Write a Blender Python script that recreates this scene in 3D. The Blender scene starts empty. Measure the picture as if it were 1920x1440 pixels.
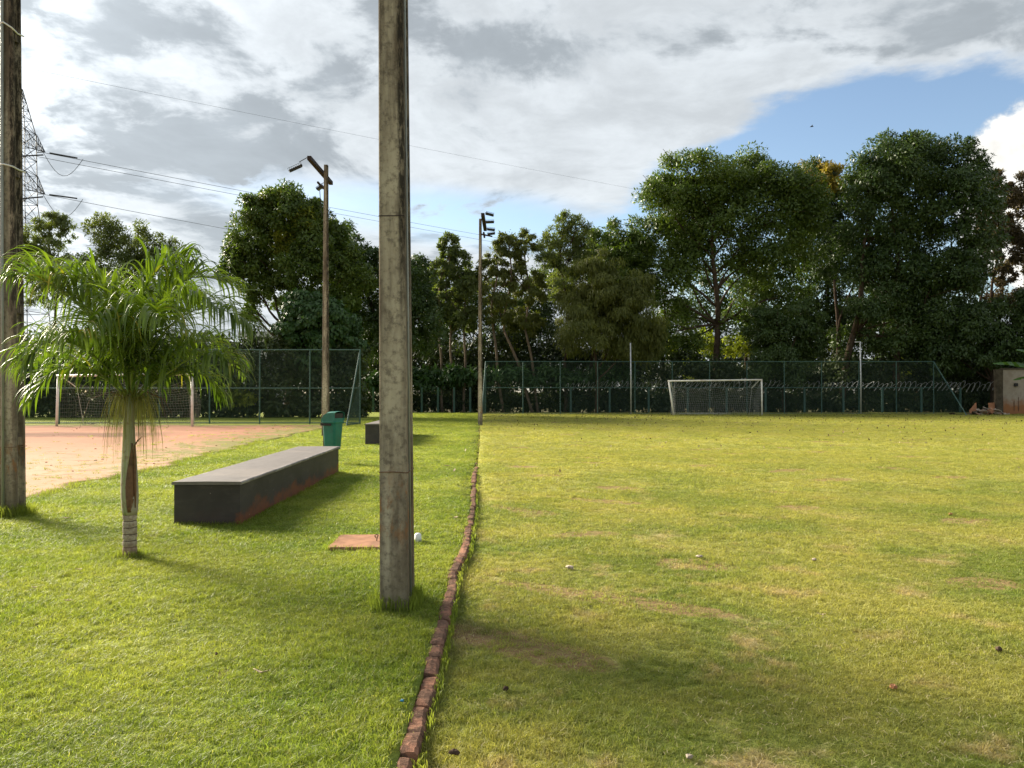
import bpy, math, random
import numpy as np
from mathutils import Vector, Matrix, Euler

random.seed(7)
RNG = np.random.default_rng(7)
PI = math.pi
SC = bpy.context.scene
COL = SC.collection

# ------------------------------------------------------------------ camera
F = 1450.0
CAMH = 1.5
HZ = 735.0
cam_d = bpy.data.cameras.new('camera')
cam = bpy.data.objects.new('camera', cam_d)
COL.objects.link(cam)
cam_d.sensor_width = 36
cam_d.lens = F / 1920 * 36
cam_d.clip_start = 0.05
cam_d.clip_end = 3000
cam.location = (0, 0, CAMH)
cam.rotation_euler = (math.radians(90 + math.degrees(math.atan((HZ - 720) / F))), 0, 0)
SC.camera = cam

# ------------------------------------------------------------------ light
SUN_AZ, SUN_EL = -55.0, 24.0
az, el = math.radians(SUN_AZ), math.radians(SUN_EL)
SUND = Vector((math.sin(az) * math.cos(el), math.cos(az) * math.cos(el), math.sin(el)))
sun_d = bpy.data.lights.new('sun', 'SUN')
sun_d.energy = 5.0
sun_d.angle = math.radians(20.0)
sun_d.color = (1.0, 0.90, 0.72)
sun = bpy.data.objects.new('sun', sun_d)
COL.objects.link(sun)
sun.rotation_euler = (-SUND).to_track_quat('-Z', 'Y').to_euler()

SC.view_settings.view_transform = 'Standard'
SC.view_settings.look = 'None'
SC.view_settings.gamma = 1
SC.view_settings.use_curve_mapping = False
SC.view_settings.exposure = 1.50
SC.cycles.max_bounces = 8
SC.cycles.transparent_max_bounces = 8


class NT:
    """small node helper"""
    def __init__(s, tree):
        s.t = tree
        s.n = tree.nodes
        s.l = tree.links

    def node(s, typ, **kw):
        n = s.n.new(typ)
        for k, v in kw.items():
            setattr(n, k, v)
        return n

    def put(s, sock, v):
        if isinstance(v, bpy.types.NodeSocket):
            s.l.new(v, sock)
        else:
            if isinstance(v, (tuple, list)) and len(v) == 3 and sock.type == 'RGBA':
                v = (*v, 1)
            sock.default_value = v

    def math(s, op, a, b=0.0, c=0.0, clamp=False):
        n = s.node('ShaderNodeMath', operation=op, use_clamp=clamp)
        s.put(n.inputs[0], a); s.put(n.inputs[1], b)
        if op in ('MULTIPLY_ADD', 'SMOOTH_MIN', 'SMOOTH_MAX'):
            s.put(n.inputs[2], c)
        return n.outputs[0]

    def vmath(s, op, a, b=(0, 0, 0), out=0):
        n = s.node('ShaderNodeVectorMath', operation=op)
        s.put(n.inputs[0], a); s.put(n.inputs[1], b)
        return n.outputs[out]

    def noise(s, vec, scale, detail=4, rough=0.55, dist=0.0, out=0):
        n = s.node('ShaderNodeTexNoise')
        s.put(n.inputs['Vector'], vec)
        n.inputs['Scale'].default_value = scale
        n.inputs['Detail'].default_value = detail
        n.inputs['Roughness'].default_value = rough
        n.inputs['Distortion'].default_value = dist
        return n.outputs[out]

    def ramp(s, v, a, b, lo=0.0, hi=1.0, smooth=True):
        n = s.node('ShaderNodeMapRange')
        n.interpolation_type = 'SMOOTHSTEP' if smooth else 'LINEAR'
        s.put(n.inputs[0], v)
        for i, x in enumerate((a, b, lo, hi)):
            s.put(n.inputs[i + 1], x)
        return n.outputs[0]

    def mix(s, f, a, b, blend='MIX'):
        n = s.node('ShaderNodeMix', data_type='RGBA', blend_type=blend)
        s.put(n.inputs['Factor'], f)
        s.put([i for i in n.inputs if i.name == 'A' and i.type == 'RGBA'][0], a)
        s.put([i for i in n.inputs if i.name == 'B' and i.type == 'RGBA'][0], b)
        return [o for o in n.outputs if o.type == 'RGBA'][0]

    def mapping(s, vec, scale=(1, 1, 1), loc=(0, 0, 0), rot=(0, 0, 0)):
        n = s.node('ShaderNodeMapping')
        s.put(n.inputs['Vector'], vec)
        n.inputs['Scale'].default_value = scale
        n.inputs['Location'].default_value = loc
        n.inputs['Rotation'].default_value = rot
        return n.outputs[0]

    def sep(s, v):
        n = s.node('ShaderNodeSeparateXYZ')
        s.put(n.inputs[0], v)
        return n.outputs

    def comb(s, x, y, z):
        n = s.node('ShaderNodeCombineXYZ')
        for i, v in enumerate((x, y, z)):
            s.put(n.inputs[i], v)
        return n.outputs[0]


# ------------------------------------------------------------------ sky
def build_world():
    w = bpy.data.worlds.new('World')
    SC.world = w
    w.use_nodes = True
    w.node_tree.nodes.clear()
    k = NT(w.node_tree)
    out = k.node('ShaderNodeOutputWorld')
    tc = k.node('ShaderNodeTexCoord')
    d = k.vmath('NORMALIZE', tc.outputs['Generated'])
    x, y, z = k.sep(d)
    sky = k.node('ShaderNodeTexSky', sky_type='NISHITA')
    sky.sun_disc = False
    sky.sun_elevation = el
    sky.sun_rotation = az
    sky.air_density = 1.0
    sky.dust_density = 0.6
    bsky = k.node('ShaderNodeBackground')
    k.l.new(sky.outputs[0], bsky.inputs[0])
    bsky.inputs[1].default_value = 0.07
    # cloud deck coordinates: rays meet a level sheet above
    zz = k.math('ADD', k.math('MAXIMUM', z, 0.0), 0.14)
    p = k.comb(k.math('DIVIDE', x, zz), k.math('DIVIDE', y, zz), 0.0)
    azn = k.math('ARCTAN2', x, y)                     # radians, 0 = ahead
    eln = k.math('ARCSINE', z)

    def blob(a0, e0, sa, se, tilt=0.0):
        da = k.math('SUBTRACT', azn, math.radians(a0))
        de = k.math('SUBTRACT', k.math('SUBTRACT', eln, math.radians(e0)), k.math('MULTIPLY', da, tilt))
        qa = k.math('DIVIDE', da, math.radians(sa))
        qe = k.math('DIVIDE', de, math.radians(se))
        r = k.math('ADD', k.math('MULTIPLY', qa, qa), k.math('MULTIPLY', qe, qe))
        return k.math('EXPONENT', k.math('MULTIPLY', r, -1.0))

    warp = k.noise(p, 0.9, 3, 0.5, out=1)
    pw = k.vmath('ADD', p, k.vmath('MULTIPLY', k.vmath('SUBTRACT', warp, (0.5, 0.5, 0.5)), (0.5, 0.5, 0)))
    # thin veil with a blue opening
    n_v = k.noise(k.mapping(pw, (0.8, 0.45, 1), (3.1, 1.7, 0)), 1.0, 6, 0.5)
    open1 = k.ramp(k.math('ADD', blob(24, 12.0, 15.5, 8.2, 0.05), k.math('MULTIPLY', k.math('SUBTRACT', k.noise(k.mapping(d, (3, 3, 9)), 2.2, 7, 0.6), 0.5), 0.42)), 0.24, 0.56)
    open2 = blob(0, 12.2, 17, 2.5, -0.12)
    open3 = blob(-24, 13.0, 12, 2.0, 0.0)
    dens = k.math('ADD', k.math('MULTIPLY', n_v, 1.1), 0.30)
    dens = k.math('SUBTRACT', dens, k.math('MULTIPLY', open1, 1.0))
    dens = k.math('SUBTRACT', dens, k.math('MULTIPLY', open2, 0.75))
    dens = k.math('SUBTRACT', dens, k.math('MULTIPLY', open3, 0.25))
    veil = k.ramp(dens, 0.10, 0.62)
    # grey cloud bodies
    n_g = k.noise(k.mapping(pw, (1.0, 0.75, 1), (8.3, 4.1, 0)), 1.45, 9, 0.56, 0.15)
    n_h = k.noise(k.mapping(pw, (1, 1, 1), (1.3, 9.1, 0)), 3.4, 8, 0.62, 0.2)
    gsum = k.math('ADD', k.math('MULTIPLY', n_g, 0.68), k.math('MULTIPLY', n_h, 0.32))
    gsum = k.math('SUBTRACT', gsum, k.math('MULTIPLY', open1, 0.2))
    gsum = k.math('SUBTRACT', gsum, k.math('MULTIPLY', blob(14, 20, 18, 4.5, 0.22), 0.17))
    gsum = k.math('ADD', gsum, k.math('MULTIPLY', k.ramp(eln, math.radians(12), math.radians(26)), 0.045))
    n_k = k.noise(k.mapping(pw, (1, 0.9, 1), (5.3, 2.1, 0)), 6.5, 7, 0.6)
    gsum = k.math('ADD', gsum, k.math('MULTIPLY', k.math('SUBTRACT', n_k, 0.5), 0.20))
    grey = k.ramp(gsum, 0.466, 0.552)
    # how much a cloud glows towards the sun
    cs = k.vmath('DOT_PRODUCT', d, tuple(SUND), out=1)
    cs = k.math('MAXIMUM', cs, 0.0)
    glow = k.math('POWER', cs, 14.0)
    glow2 = k.math('POWER', cs, 3.0)
    lit = k.math('ADD', 0.285, k.math('ADD', k.math('MULTIPLY', glow, 0.60), k.math('MULTIPLY', glow2, 0.05)))
    fine = k.ramp(n_h, 0.32, 0.68, 0.84, 1.12)
    lit = k.math('MULTIPLY', lit, fine)
    c_v = k.vmath('MULTIPLY', k.comb(lit, lit, lit), (0.925, 0.985, 1.03))
    dark = k.math('ADD', 0.168, k.math('MULTIPLY', glow, 0.20))
    dark = k.math('MULTIPLY', dark, k.ramp(n_h, 0.3, 0.7, 1.12, 0.86))
    c_g = k.vmath('MULTIPLY', k.comb(dark, dark, dark), (0.90, 1.0, 1.08))
    ccol = k.mix(k.math('MULTIPLY', grey, 0.92), c_v, c_g)
    cov = k.math('MAXIMUM', veil, k.math('MULTIPLY', grey, k.ramp(eln, math.radians(7), math.radians(14))))
    # bright cumulus low on the right
    n_c = k.noise(k.mapping(d, (1, 1, 1.25), (5, 2, 0)), 9.0, 9, 0.58)
    cum = k.math('ADD', blob(35.2, 12.5, 5.8, 7.2, 0.35), k.math('MULTIPLY', k.math('SUBTRACT', n_c, 0.5), 0.75))
    cum = k.math('MAXIMUM', cum, k.math('ADD', blob(56.0, 9.0, 13, 6.0), k.math('MULTIPLY', k.math('SUBTRACT', n_c, 0.5), 0.8)))
    cmask = k.ramp(cum, 0.45, 0.53)
    cc = k.ramp(k.noise(k.mapping(d, (1, 1, 1.2), (2, 2, 0)), 16.0, 7, 0.6), 0.38, 0.62, 0.34, 0.46)
    c_c = k.vmath('MULTIPLY', k.comb(cc, cc, cc), (1.02, 1.0, 0.94))
    ccol = k.mix(cmask, ccol, c_c)
    cov = k.math('MAXIMUM', cov, cmask)
    cov = k.math('MULTIPLY', cov, k.ramp(z, -0.02, 0.02))
    bcl = k.node('ShaderNodeBackground')
    k.l.new(ccol, bcl.inputs[0])
    bcl.inputs[1].default_value = 1.0
    ms = k.node('ShaderNodeMixShader')
    k.l.new(k.math('MULTIPLY', cov, 0.97), ms.inputs[0])
    k.l.new(bsky.outputs[0], ms.inputs[1])
    k.l.new(bcl.outputs[0], ms.inputs[2])
    k.l.new(ms.outputs[0], out.inputs[0])


build_world()


# ------------------------------------------------------------------ helpers
def X(px, Y):
    return (px - 960) / F * Y


def Z(py, Y):
    return CAMH + (HZ - py) / F * Y


def P(px, py, Y):
    return Vector((X(px, Y), Y, Z(py, Y)))


def material(name, fn, **kw):
    m = bpy.data.materials.new(name)
    m.use_nodes = True
    m.node_tree.nodes.clear()
    k = NT(m.node_tree)
    out = k.node('ShaderNodeOutputMaterial')
    sh = fn(k, **kw)
    k.l.new(sh, out.inputs[0])
    return m


def principled(k, col, rough=0.8, spec=0.3, metal=0.0, bump=None, bstr=0.3, bdist=0.01):
    b = k.node('ShaderNodeBsdfPrincipled')
    k.put(b.inputs['Base Color'], col)
    k.put(b.inputs['Roughness'], rough)
    b.inputs['Specular IOR Level'].default_value = spec
    b.inputs['Metallic'].default_value = metal
    if bump is not None:
        n = k.node('ShaderNodeBump')
        n.inputs['Strength'].default_value = bstr
        n.inputs['Distance'].default_value = bdist
        k.l.new(bump, n.inputs['Height'])
        k.l.new(n.outputs[0], b.inputs['Normal'])
    return b.outputs[0]


def pos(k):
    return k.node('ShaderNodeNewGeometry').outputs['Position']


def objc(k):
    return k.node('ShaderNodeTexCoord').outputs['Object']


def m_plain(k, col=(0.5, 0.5, 0.5), rough=0.6, spec=0.4, metal=0.0, var=0.25, scale=8, dirt=None):
    p = objc(k)
    n = k.noise(p, scale, 6, 0.6)
    c2 = tuple(c * (1 - var) for c in col)
    c = k.mix(k.ramp(n, 0.35, 0.7), col, c2)
    if dirt:
        n2 = k.noise(p, scale * 0.4, 6, 0.65)
        c = k.mix(k.ramp(n2, 0.52, 0.68, 0, 0.75), c, dirt)
    return principled(k, c, rough, spec, metal, n, 0.15, 0.004)


def m_leaf(k, a=(0.05, 0.1, 0.02), b=(0.09, 0.15, 0.03), trans=0.35, rough=0.45, spec=0.35, third=None, tlo=0.9, scale=0.35, tcol=(1.5, 1.6, 0.5)):
    at = k.node('ShaderNodeAttribute', attribute_name='tint')
    n = k.noise(pos(k), scale, 2, 0.5)
    f = k.math('ADD', k.math('MULTIPLY', at.outputs['Fac'], 0.6), k.math('MULTIPLY', k.ramp(n, 0.35, 0.65), 0.4))
    c = k.mix(f, a, b)
    if third:
        c = k.mix(k.ramp(at.outputs['Fac'], tlo, 1.0), c, third)
    pr = principled(k, c, rough, spec)
    tr = k.node('ShaderNodeBsdfTranslucent')
    k.l.new(k.vmath('MULTIPLY', c, tcol), tr.inputs[0])
    ms = k.node('ShaderNodeMixShader')
    ms.inputs[0].default_value = trans
    k.l.new(pr, ms.inputs[1])
    k.l.new(tr.outputs[0], ms.inputs[2])
    return ms.outputs[0]


def grass_colour(k, kind):
    p = pos(k)
    n1 = k.noise(k.mapping(p, (1, 1, 0)), 0.55, 4, 0.6)
    n2 = k.noise(k.mapping(p, (1, 1, 0), (7, 3, 0)), 1.7, 5, 0.65)
    n3 = k.noise(k.mapping(p, (1, 1, 0), (1, 9, 0)), 9.0, 3, 0.6)
    if kind == 'lawn':
        a, b, dry = (0.190, 0.260, 0.036), (0.335, 0.370, 0.070), (0.42, 0.37, 0.15)
        c = k.mix(k.ramp(n1, 0.35, 0.65), a, b)
        c = k.mix(k.ramp(n2, 0.60, 0.78, 0, 0.55), c, dry)
        # far part of the lawn is paler
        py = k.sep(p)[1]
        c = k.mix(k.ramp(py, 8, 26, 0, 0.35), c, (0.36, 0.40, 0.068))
    else:
        a, b, dry = (0.215, 0.265, 0.055), (0.390, 0.375, 0.105), (0.50, 0.40, 0.22)
        c = k.mix(k.ramp(n1, 0.35, 0.62), a, b)
        px, py, pz = k.sep(p)
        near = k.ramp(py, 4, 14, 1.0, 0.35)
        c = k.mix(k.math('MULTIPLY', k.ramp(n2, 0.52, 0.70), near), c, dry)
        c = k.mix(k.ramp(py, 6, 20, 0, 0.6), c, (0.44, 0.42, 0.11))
        c = k.mix(k.ramp(py, 36, 50, 0, 0.5), c, (0.24, 0.26, 0.06))  # tree shade before the far fence, painted into the grass colour
    c = k.mix(k.ramp(n3, 0.3, 0.7, 0.0, 0.35), c, k.vmath('MULTIPLY', c, (0.62, 0.66, 0.6)))
    return c


def m_blade(k, kind='lawn'):
    c = grass_colour(k, kind)
    oi = k.node('ShaderNodeObjectInfo')
    at = k.node('ShaderNodeAttribute', attribute_name='tint')
    r = k.math('ADD', k.math('MULTIPLY', oi.outputs['Random'], 0.5), k.math('MULTIPLY', at.outputs['Fac'], 0.5))
    v = k.ramp(r, 0, 1, 0.65, 1.4, smooth=False)
    c = k.vmath('MULTIPLY', c, k.comb(v, v, v))
    straw = k.ramp(at.outputs['Fac'], 0.86, 0.98, 0, 0.7)
    c = k.mix(straw, c, (0.42, 0.36, 0.16))
    pr = principled(k, c, 0.5, 0.25)
    tr = k.node('ShaderNodeBsdfTranslucent')
    k.l.new(k.vmath('MULTIPLY', c, (1.35, 1.35, 0.8)), tr.inputs[0])
    ms = k.node('ShaderNodeMixShader')
    ms.inputs[0].default_value = 0.45
    k.l.new(pr, ms.inputs[1])
    k.l.new(tr.outputs[0], ms.inputs[2])
    return ms.outputs[0]


def m_turf(k, kind='lawn'):
    c = grass_colour(k, kind)
    p = pos(k)
    n = k.noise(k.mapping(p, (1, 1, 0)), 30, 4, 0.7)
    c = k.mix(k.ramp(n, 0.35, 0.65, 0.0, 0.8), c, k.vmath('MULTIPLY', c, (0.5, 0.5, 0.5)))
    n4 = k.noise(k.mapping(p, (1, 1, 0), (4, 4, 0)), 2.3, 5, 0.65)
    c = k.mix(k.ramp(n4, 0.60, 0.72, 0, 0.7), c, (0.20, 0.11, 0.055))
    if kind == 'field':      # worn spots, the same places where the grass grows thin
        x, y, z = k.sep(p)
        a = k.math('SINE', k.math('ADD', k.math('MULTIPLY', x, 1.7), k.math('MULTIPLY', k.math('SINE', k.math('MULTIPLY', y, 1.1)), 2.0)))
        b2 = k.math('SINE', k.math('ADD', k.math('MULTIPLY', y, 2.3), k.math('MULTIPLY', k.math('SINE', k.math('MULTIPLY', x, 0.9)), 1.3)))
        w = k.math('MULTIPLY', k.ramp(k.math('MULTIPLY', a, b2), 0.74, 0.88), k.ramp(n, 0.3, 0.6, 0.4, 1.0))
        c = k.mix(k.math('MULTIPLY', w, 0.85), c, (0.25, 0.145, 0.08))
    return principled(k, c, 0.9, 0.1, bump=n, bstr=0.8, bdist=0.03)


def m_dirt(k):
    p = pos(k)
    px, py, pz = k.sep(p)
    n1 = k.noise(k.mapping(p, (1, 1, 0)), 0.5, 5, 0.6)
    n2 = k.noise(k.mapping(p, (0.7, 1.6, 0), (3, 3, 0)), 1.3, 7, 0.68)
    n3 = k.noise(k.mapping(p, (1, 1, 0)), 14, 5, 0.7)
    c = k.mix(k.ramp(py, 14, 27), (0.49, 0.33, 0.225), (0.36, 0.175, 0.115))
    c = k.mix(k.ramp(n1, 0.4, 0.7, 0, 0.5), c, (0.46, 0.25, 0.155))
    c = k.mix(k.ramp(n2, 0.56, 0.68, 0, 0.8), c, (0.24, 0.12, 0.07))
    c = k.mix(k.ramp(n3, 0.3, 0.7, 0, 0.25), c, (0.33, 0.17, 0.10))
    wet = k.math('MULTIPLY', k.ramp(k.math('ADD', py, k.math('MULTIPLY', n2, 4.0)), 27.4, 28.4), k.ramp(k.math('ADD', py, k.math('MULTIPLY', n2, 4.0)), 29.6, 31.2, 1, 0))
    c = k.mix(k.math('MULTIPLY', wet, k.ramp(px, -11.5, -13.5, 0, 0.75)), c, (0.13, 0.065, 0.04))
    # thin grass creeping in from the lawn edge and from the far fence
    edge = k.ramp(px, -13.5, -7.2)
    edge = k.math('MULTIPLY', edge, k.ramp(py, 12, 24, 0.55, 1.0))
    far = k.ramp(py, 30, 35.5)
    g = k.math('ADD', k.math('MULTIPLY', k.math('MAXIMUM', edge, far), 0.36), k.noise(k.mapping(p, (1, 0.7, 0), (2, 8, 0)), 1.6, 8, 0.75))
    c = k.mix(k.ramp(g, 0.72, 0.84, 0, 0.8), c, (0.17, 0.19, 0.05))
    return principled(k, c, 0.95, 0.08, bump=k.math('ADD', n2, k.math('MULTIPLY', n3, 0.3)), bstr=0.6, bdist=0.04)


def m_concrete(k, dark=1.38, side=1.0):
    p = objc(k)
    x, y, z = k.sep(p)
    n1 = k.noise(k.mapping(p, (5, 5, 0.9)), 1.0, 7, 0.65)
    n2 = k.noise(p, 22, 7, 0.7)
    n3 = k.noise(k.mapping(p, (9, 9, 0.7), (2, 5, 1)), 1.0, 6, 0.7)
    c = k.mix(k.ramp(n1, 0.35, 0.68), (0.36 * dark, 0.315 * dark, 0.24 * dark), (0.19 * dark, 0.155 * dark, 0.115 * dark))
    c = k.mix(k.ramp(n2, 0.46, 0.66, 0, 0.7), c, (0.12, 0.10, 0.08))
    c = k.mix(k.ramp(k.noise(k.mapping(p, (7, 7, 1.6), (4, 4, 4)), 1.0, 5, 0.6), 0.48, 0.66, 0, 0.65), c, (0.105, 0.08, 0.06))
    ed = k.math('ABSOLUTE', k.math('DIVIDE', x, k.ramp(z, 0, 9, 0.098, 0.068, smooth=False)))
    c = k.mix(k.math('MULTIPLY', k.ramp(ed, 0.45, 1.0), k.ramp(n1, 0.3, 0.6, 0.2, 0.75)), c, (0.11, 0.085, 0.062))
    c = k.mix(k.ramp(n2, 0.25, 0.42, 0.5, 0.0), c, (0.5, 0.47, 0.39))
    hi = k.ramp(z, 1.4, 4.6)
    c = k.mix(k.math('MULTIPLY', k.ramp(n3, 0.40, 0.62), k.math('MULTIPLY', hi, 0.75)), c, (0.085, 0.062, 0.042))
    # black lichen running down one arris
    xr = k.math('SUBTRACT', x, k.ramp(z, 0, 6, 0.06, 0.035, smooth=False))
    li = k.math('MULTIPLY', k.ramp(xr, -0.012, 0.012), k.ramp(z, 1.5, 2.8))
    li = k.math('MULTIPLY', li, k.ramp(k.noise(k.mapping(p, (30, 30, 7)), 1.0, 7, 0.75), 0.40, 0.55))
    c = k.mix(k.math('MULTIPLY', li, 0.9), c, (0.022, 0.02, 0.017))
    # rust patch low down
    rz = k.math('MULTIPLY', k.ramp(z, 0.35, 0.6), k.ramp(z, 0.75, 1.05, 1, 0))
    rz = k.math('MULTIPLY', rz, k.ramp(k.noise(k.mapping(p, (16, 16, 6), (3, 1, 2)), 1.0, 6, 0.7), 0.48, 0.62))
    c = k.mix(k.math('MULTIPLY', rz, 0.65), c, (0.30, 0.13, 0.045))
    # foot darkens towards the ground
    c = k.mix(k.ramp(z, 0.45, 0.05, 0, 0.5), c, (0.13, 0.115, 0.07))
    return principled(k, c, 0.92, 0.15, bump=k.math('ADD', n2, k.math('MULTIPLY', n1, 0.5)), bstr=0.55, bdist=0.006)


def m_bench(k):
    p = objc(k)
    x, y, z = k.sep(p)
    n1 = k.noise(p, 2.0, 6, 0.6)
    n2 = k.noise(p, 30, 5, 0.65)
    c = k.mix(k.ramp(n1, 0.35, 0.7), (0.060, 0.052, 0.050), (0.040, 0.034, 0.033))
    c = k.mix(k.ramp(n2, 0.60, 0.72, 0, 0.35), c, (0.14, 0.12, 0.11))
    n3 = k.noise(k.mapping(p, (2.2, 2.2, 3.5)), 1.0, 7, 0.7)
    spl = k.math('ADD', k.ramp(z, 0.0, 0.34, 0.42, 0.0, smooth=False), n3)
    c = k.mix(k.ramp(k.noise(k.mapping(p, (1.2, 1.2, 5)), 1.6, 6, 0.7), 0.5, 0.68, 0, 0.5), c, (0.10, 0.085, 0.078))
    side = k.ramp(x, 0.30, 0.34, 0.10, 1.0)
    c = k.mix(k.math('MULTIPLY', k.ramp(spl, 0.66, 0.86, 0, 0.85), side), c, (0.19, 0.065, 0.03))
    chip = k.ramp(k.noise(k.mapping(p, (1, 1, 2.2)), 11, 3, 0.55), 0.715, 0.735)
    c = k.mix(k.math('MULTIPLY', chip, 0.7), c, (0.42, 0.36, 0.32))
    return principled(k, c, 0.62, 0.35, bump=n2, bstr=0.2, bdist=0.003)


def m_benchtop(k):
    p = objc(k)
    n1 = k.noise(p, 1.6, 7, 0.65)
    n2 = k.noise(p, 40, 5, 0.65)
    c = k.mix(k.ramp(n1, 0.35, 0.7), (0.21, 0.185, 0.175), (0.14, 0.122, 0.116))  # faded seat paint, lightened further to carry the sky's glare
    c = k.mix(k.ramp(n2, 0.58, 0.75, 0, 0.4), c, (0.22, 0.19, 0.17))
    x, y, z = k.sep(p)
    ex = k.ramp(k.math('ABSOLUTE', x), 0.31, 0.385)
    n3 = k.noise(k.mapping(p, (1, .5, 1), (3, 3, 3)), 5, 7, 0.7)
    c = k.mix(k.ramp(n3, 0.52, 0.70, 0, 0.4), c, (0.10, 0.085, 0.08))
    c = k.mix(k.math('MULTIPLY', ex, k.ramp(n3, 0.50, 0.60, 0, 0.8)), c, (0.36, 0.32, 0.29))
    c = k.mix(k.ramp(k.noise(p, 1.1, 3, 0.5), 0.55, 0.70, 0, 0.4), c, (0.27, 0.225, 0.20))
    return principled(k, c, k.ramp(n1, 0.3, 0.7, 0.42, 0.6), 0.5, bump=k.math('ADD', n2, n3), bstr=0.4, bdist=0.004)


def m_brick(k):
    p = pos(k)
    oi = k.node('ShaderNodeObjectInfo')
    n1 = k.noise(p, 9, 6, 0.65)
    n2 = k.noise(p, 60, 5, 0.7)
    c = k.mix(oi.outputs['Random'], (0.35, 0.175, 0.115), (0.21, 0.12, 0.085))
    c = k.mix(k.ramp(n1, 0.40, 0.56, 0, 0.85), c, (0.12, 0.075, 0.055))
    c = k.mix(k.ramp(n2, 0.58, 0.72, 0, 0.6), c, (0.40, 0.23, 0.15))
    c = k.mix(k.ramp(n2, 0.28, 0.42, 0.6, 0), c, (0.055, 0.035, 0.028))
    return principled(k, c, 0.95, 0.1, bump=k.math('ADD', n2, n1), bstr=0.8, bdist=0.008)


def m_wall(k):
    p = pos(k)
    x, y, z = k.sep(p)
    n = k.noise(p, 2.5, 6, 0.65)
    c = k.mix(k.ramp(n, 0.35, 0.7), (0.42, 0.36, 0.30), (0.33, 0.27, 0.22))
    s = k.math('ADD', k.ramp(z, 0.2, 1.5, 0.6, 0.0, smooth=False), k.math('MULTIPLY', n, 0.5))
    c = k.mix(k.ramp(s, 0.4, 0.75, 0, 0.9), c, (0.36, 0.15, 0.06))
    return principled(k, c, 0.95, 0.1)


def m_litter_ground(k):
    p = pos(k)
    n = k.noise(k.mapping(p, (1, 1, 0)), 0.8, 7, 0.7)
    n2 = k.noise(k.mapping(p, (1, 1, 0)), 7, 6, 0.7)
    c = k.mix(k.ramp(n, 0.4, 0.6), (0.05, 0.07, 0.02), (0.10, 0.07, 0.04))
    c = k.mix(k.ramp(n2, 0.5, 0.7, 0, 0.6), c, (0.10, 0.11, 0.035))
    return principled(k, c, 0.95, 0.1)


M = {}
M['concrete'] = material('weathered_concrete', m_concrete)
M['concrete_far'] = material('pole_concrete', lambda k: m_concrete(k, 1.65))
M['bench'] = material('charcoal_paint', m_bench)
M['benchtop'] = material('charcoal_paint_worn_glare', m_benchtop)
M['brick'] = material('fired_brick', m_brick)
M['lawn'] = material('lawn_turf', m_turf, kind='lawn')
M['field'] = material('field_turf', m_turf, kind='field')
M['blade_lawn'] = material('lawn_blades', m_blade, kind='lawn')
M['blade_field'] = material('field_blades', m_blade, kind='field')
M['dirt'] = material('red_earth', m_dirt)
M['ground'] = material('leaf_litter_ground', m_litter_ground)
M['bark'] = material('bark', m_plain, col=(0.085, 0.06, 0.042), rough=0.9, spec=0.1, var=0.5, scale=3)
M['bark_pale'] = material('pale_bark', m_plain, col=(0.20, 0.15, 0.11), rough=0.9, spec=0.1, var=0.4, scale=3)
M['white'] = material('white_paint', m_plain, col=(0.84, 0.81, 0.72), rough=0.5, spec=0.4, var=0.12, scale=4, dirt=(0.45, 0.33, 0.22))
M['net'] = material('net_cord', m_plain, col=(0.50, 0.50, 0.46), rough=0.8, spec=0.2, var=0.2)
M['net_old'] = material('old_net_cord', m_plain, col=(0.30, 0.29, 0.25), rough=0.8, spec=0.1, var=0.2)
M['green_metal'] = material('green_painted_steel', m_plain, col=(0.055, 0.12, 0.10), rough=0.5, spec=0.4, var=0.3, scale=3)
M['mesh'] = material('green_coated_wire', m_plain, col=(0.035, 0.075, 0.055), rough=0.5, spec=0.4, var=0.2)
M['steel'] = material('galvanised_steel', m_plain, col=(0.60, 0.61, 0.60), rough=0.45, spec=0.5, metal=0.4, var=0.3, scale=5)
M['rusty'] = material('rusty_wire', m_plain, col=(0.22, 0.13, 0.08), rough=0.8, spec=0.3, var=0.5, scale=20)
M['black'] = material('black_metal', m_plain, col=(0.022, 0.02, 0.02), rough=0.5, spec=0.4, var=0.3, scale=6)
M['maroon'] = material('dark_weathered_steel', m_plain, col=(0.035, 0.022, 0.02), rough=0.7, spec=0.3, var=0.4, scale=6)
M['lens'] = material('lamp_glass', m_plain, col=(0.07, 0.07, 0.075), rough=0.2, spec=0.6, var=0.1)
M['binbody'] = material('teal_green_plastic', m_plain, col=(0.008, 0.165, 0.125), rough=0.45, spec=0.45, var=0.3, scale=5, dirt=(0.05, 0.12, 0.09))
M['pipe'] = material('grey_conduit', m_plain, col=(0.30, 0.32, 0.30), rough=0.4, spec=0.5, metal=0.2, var=0.25, scale=3)
M['tie'] = material('white_strap', m_plain, col=(0.75, 0.76, 0.74), rough=0.5, spec=0.3, var=0.1)
M['slab'] = material('red_stained_concrete', m_plain, col=(0.38, 0.20, 0.125), rough=0.95, spec=0.1, var=0.35, scale=7, dirt=(0.25, 0.14, 0.09))
M['plastic'] = material('white_plastic', m_plain, col=(0.80, 0.81, 0.82), rough=0.4, spec=0.4, var=0.08)
M['blueplastic'] = material('blue_plastic', m_plain, col=(0.03, 0.25, 0.45), rough=0.4, spec=0.4, var=0.1)
M['dryleaf'] = material('dry_leaf', m_plain, col=(0.42, 0.33, 0.22), rough=0.7, spec=0.2, var=0.4, scale=30)
M['stone'] = material('pale_stone', m_plain, col=(0.48, 0.40, 0.32), rough=0.9, spec=0.1, var=0.35, scale=30)
M['darkstone'] = material('dark_clod', m_plain, col=(0.09, 0.06, 0.045), rough=0.9, spec=0.1, var=0.35, scale=30)
M['terracotta'] = material('terracotta', m_plain, col=(0.46, 0.22, 0.12), rough=0.9, spec=0.1, var=0.3, scale=20)
M['wall'] = material('stained_render', m_wall)
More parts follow.
